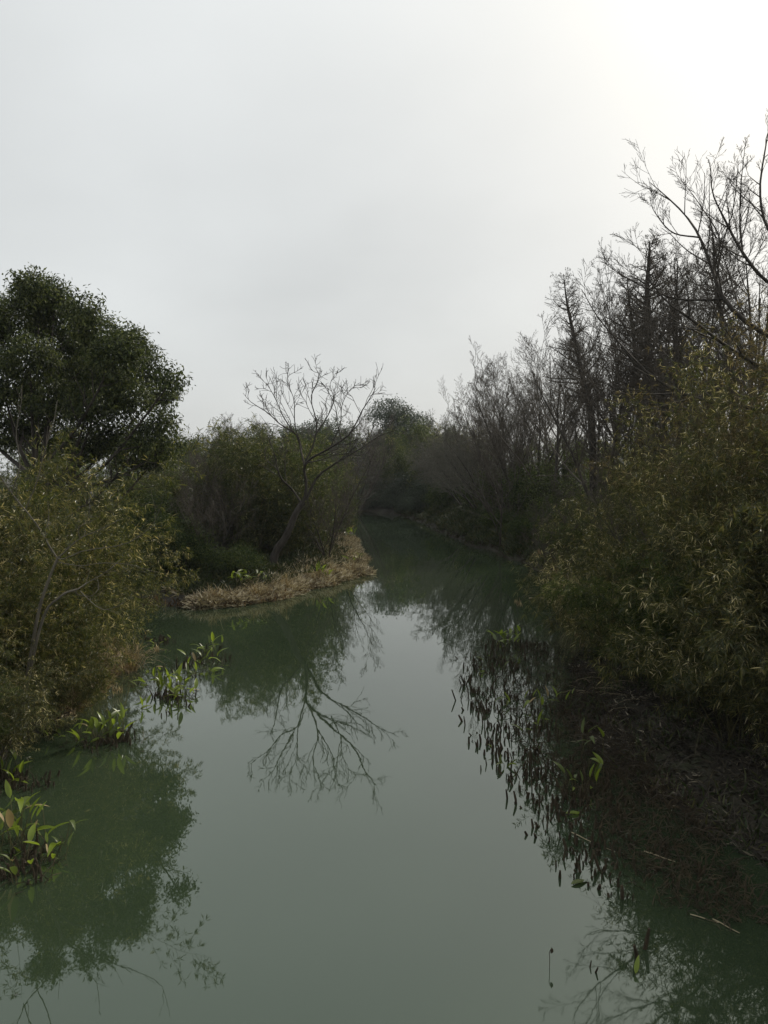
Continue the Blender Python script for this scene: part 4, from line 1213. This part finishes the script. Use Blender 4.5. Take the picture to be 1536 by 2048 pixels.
pt = []
while len(pt) < 4600:
    f = rng.uniform(0, 10.9); k = int(f); fr = f - k
    u = rng.uniform(0.3, 1.3)
    lx = left_edge[k][0] * (1 - fr) + left_edge[k + 1][0] * fr; ly = left_edge[k][1] * (1 - fr) + left_edge[k + 1][1] * fr
    rx = right_edge[k][0] * (1 - fr) + right_edge[k + 1][0] * fr; ry = right_edge[k][1] * (1 - fr) + right_edge[k + 1][1] * fr
    if rng.uniform() > 0.25 + u: continue
    x, y = px_water(lx + (rx - lx) * u, ly + (ry - ly) * u)
    pt.append((x, y))
pt = np.array(pt)
pts = np.concatenate([pt, np.maximum(height(pt[:, 0], pt[:, 1]), -0.05)[:, None]], 1)
dead_mat('dead_stalks', pts, 0.24, 0.0045, 'stub', 'tangled dark dead stalks between the cut reeds and the right mud', 'dead stalks')
pt = []
for c in [(400, 1335, 45, 18), (345, 1395, 40, 20), (215, 1490, 50, 16), (30, 1575, 40, 15), (50, 1745, 60, 35), (290, 1350, 40, 30), (130, 1470, 60, 20)]:
    for k in range(170):
        pt.append(px_water(c[0] + rng.normal(0, c[2] * 0.7), c[1] + rng.normal(0, c[3] * 0.7)))
pt = np.array(pt)
pts = np.concatenate([pt, np.maximum(height(pt[:, 0], pt[:, 1]), -0.05)[:, None]], 1)
dead_mat('dead_stalks', pts, 0.20, 0.004, 'stub', 'tangled brown dead stalks among the left water plants', 'dead stalks')
q = scatter(5000, (2.6, 6.5, 6, 20), -0.1, 2.2)
dead_mat('fallen_twigs', q[:1300], 0.35, 0.0035, 'twig', 'thin fallen twigs strewn over the right mud bank', 'twigs')
q = scatter(60000, (1, 9, 26, 72), -0.12, 0.3)
dead_mat('root_fringe', q[:5000], 0.30, 0.008, 'stub', 'dark roots and dead stems along the eroded edge of the far right bank', 'roots')
# a fan of thin pale reeds pushed over towards the water
n = 30
bx = np.stack([rng.normal(4.1, 0.28, n), rng.normal(14.2, 0.55, n)], 1)
p0 = np.concatenate([bx, (height(bx[:, 0], bx[:, 1]))[:, None]], 1)
P = walk(p0, nrmz(np.stack([-1 + rng.normal(0, 0.12, n), rng.normal(-0.25, 0.12, n), np.full(n, 0.35)], 1)), rng.uniform(0.3, 0.65, n), 5, 0.06, np.linspace(0, -0.22, 5))
P[:, :, 2] = np.maximum(P[:, :, 2], 0.01)
mb = MB(); mb.tubes(P, np.full((n, 6), 0.003), 4)
tag(mb.build('fallen_reeds', M['stick'], None, False), 'fan of thin pale reeds fallen toward the water below the right bamboo', 'reeds', kind='stuff')


def dry_tuft(x, y, z, n, L, label, mat='straw', w=0.014):
    root = empty('dry_grass_tuft', (x, y, z))
    a = rng.uniform(0, 6.28, n)
    d0 = nrmz(np.stack([np.cos(a) * rng.uniform(0.2, 0.9, n), np.sin(a) * rng.uniform(0.2, 0.9, n), np.ones(n)], 1))
    P = walk(np.stack([rng.normal(0, 0.1, n), rng.normal(0, 0.1, n), np.full(n, -0.05)], 1), d0, L * rng.uniform(0.5, 1.15, n), 6, 0.05, np.linspace(0, -0.5, 6))
    lf_ = MB()
    tg = nrmz(np.gradient(P, axis=1)); sd_ = nrmz(np.cross(tg, np.array([0, 0, 1.0])))
    ww = w * np.array([0.6, 1, 1, 0.9, 0.7, 0.5, 0.1])[None, :, None] * 0.5
    V = np.stack([P - sd_ * ww, P + sd_ * ww], 2).reshape(-1, 3)
    idx_ = np.arange(n * 14).reshape(n, 7, 2)
    lf_.add(V, q=np.stack([idx_[:, :-1, 0], idx_[:, :-1, 1], idx_[:, 1:, 1], idx_[:, 1:, 0]], -1))
    lf_.build('foliage', M[mat], root, False)
    k = rng.choice(n, max(3, n // 18), replace=False)
    pl = MB(); e = P[k, -1]
    pl.leaves(np.repeat(e, 9, 0) + rng.normal(0, 0.03, (9 * len(k), 3)), nrmz(rand_dir(9 * len(k)) * 0.35 + np.array([0, 0, -1.0])), rand_dir(9 * len(k)), 0.16, 0.02)
    tag(pl.build('seed_heads', M[mat], root, False), kind='stuff')
    return tag(root, label, 'grass tuft', 'dry grass tufts')


for x, y, n, L, lab in [(5.0, 20.8, 190, 2.2, 'pale arching dry grass tuft hanging to the water under the right bamboo'),
                        (4.6, 18.0, 150, 1.9, 'dry grass tuft drooping at the waterline beyond the cut reeds'),
                        (5.7, 23.8, 150, 2.2, 'dry grass tuft under the yellow-topped bamboo'),
                        (-5.1, 15.8, 140, 1.0, 'brown dry grass tuft at the far corner of the left bank'),
                        (-5.2, 14.3, 150, 0.9, 'brown dry grass tuft on the left bank behind the middle water plants'),
                        (-5.4, 12.9, 120, 0.8, 'brown dry grass tuft below the pale sapling'),
                        (-3.9, 24.4, 90, 0.8, 'dry grass tuft on the shore of the point before the leaning trunk'),
                        (-2.4, 27.6, 80, 0.7, 'dry grass tuft on the shore halfway to the tip of the point'),
                        (-5.0, 23.6, 60, 0.6, 'dry grass tuft at the left end of the straw on the point'),
                        (-3.2, 25.7, 70, 0.75, 'dry grass tuft just right of the one before the leaning trunk'),
                        (-1.9, 29.0, 60, 0.6, 'dry grass tuft a little short of the tip of the point'),
                        (-1.4, 33.0, 70, 0.8, 'dry grass tuft on the river side of the point'),
                        (-1.9, 37.0, 80, 0.9, 'farthest dry grass tuft on the river side of the point'),
                        (-1.3, 30.0, 70, 0.7, 'dry grass tuft on the tip of the point')]:
    dry_tuft(x, y, ground_z(x, y), n, L, lab)

# ------------------------------------------------------------------ faint river mist
mb = MB()
x0, x1, y0, y1, z0, z1 = -262, 262, -262, 262 + 92, -2.4, 16.5
V = [(x, y, z) for z in (z0, z1) for y in (y0, y1) for x in (x0, x1)]
mb.add(V, q=[(0, 2, 3, 1), (4, 5, 7, 6), (0, 1, 5, 4), (2, 6, 7, 3), (0, 4, 6, 2), (1, 3, 7, 5)])
m, t = new_mat('thin_haze'); o = t.nodes.new('ShaderNodeOutputMaterial'); pv = t.nodes.new('ShaderNodeVolumePrincipled')
pv.inputs['Color'].default_value = (0.92, 0.96, 1.0, 1); pv.inputs['Density'].default_value = 0.0003
t.links.new(pv.outputs[0], o.inputs['Volume'])
hz = mb.build('haze', m, None, False); tag(hz, kind='stuff', label='thin pale haze over the river', cat='haze')
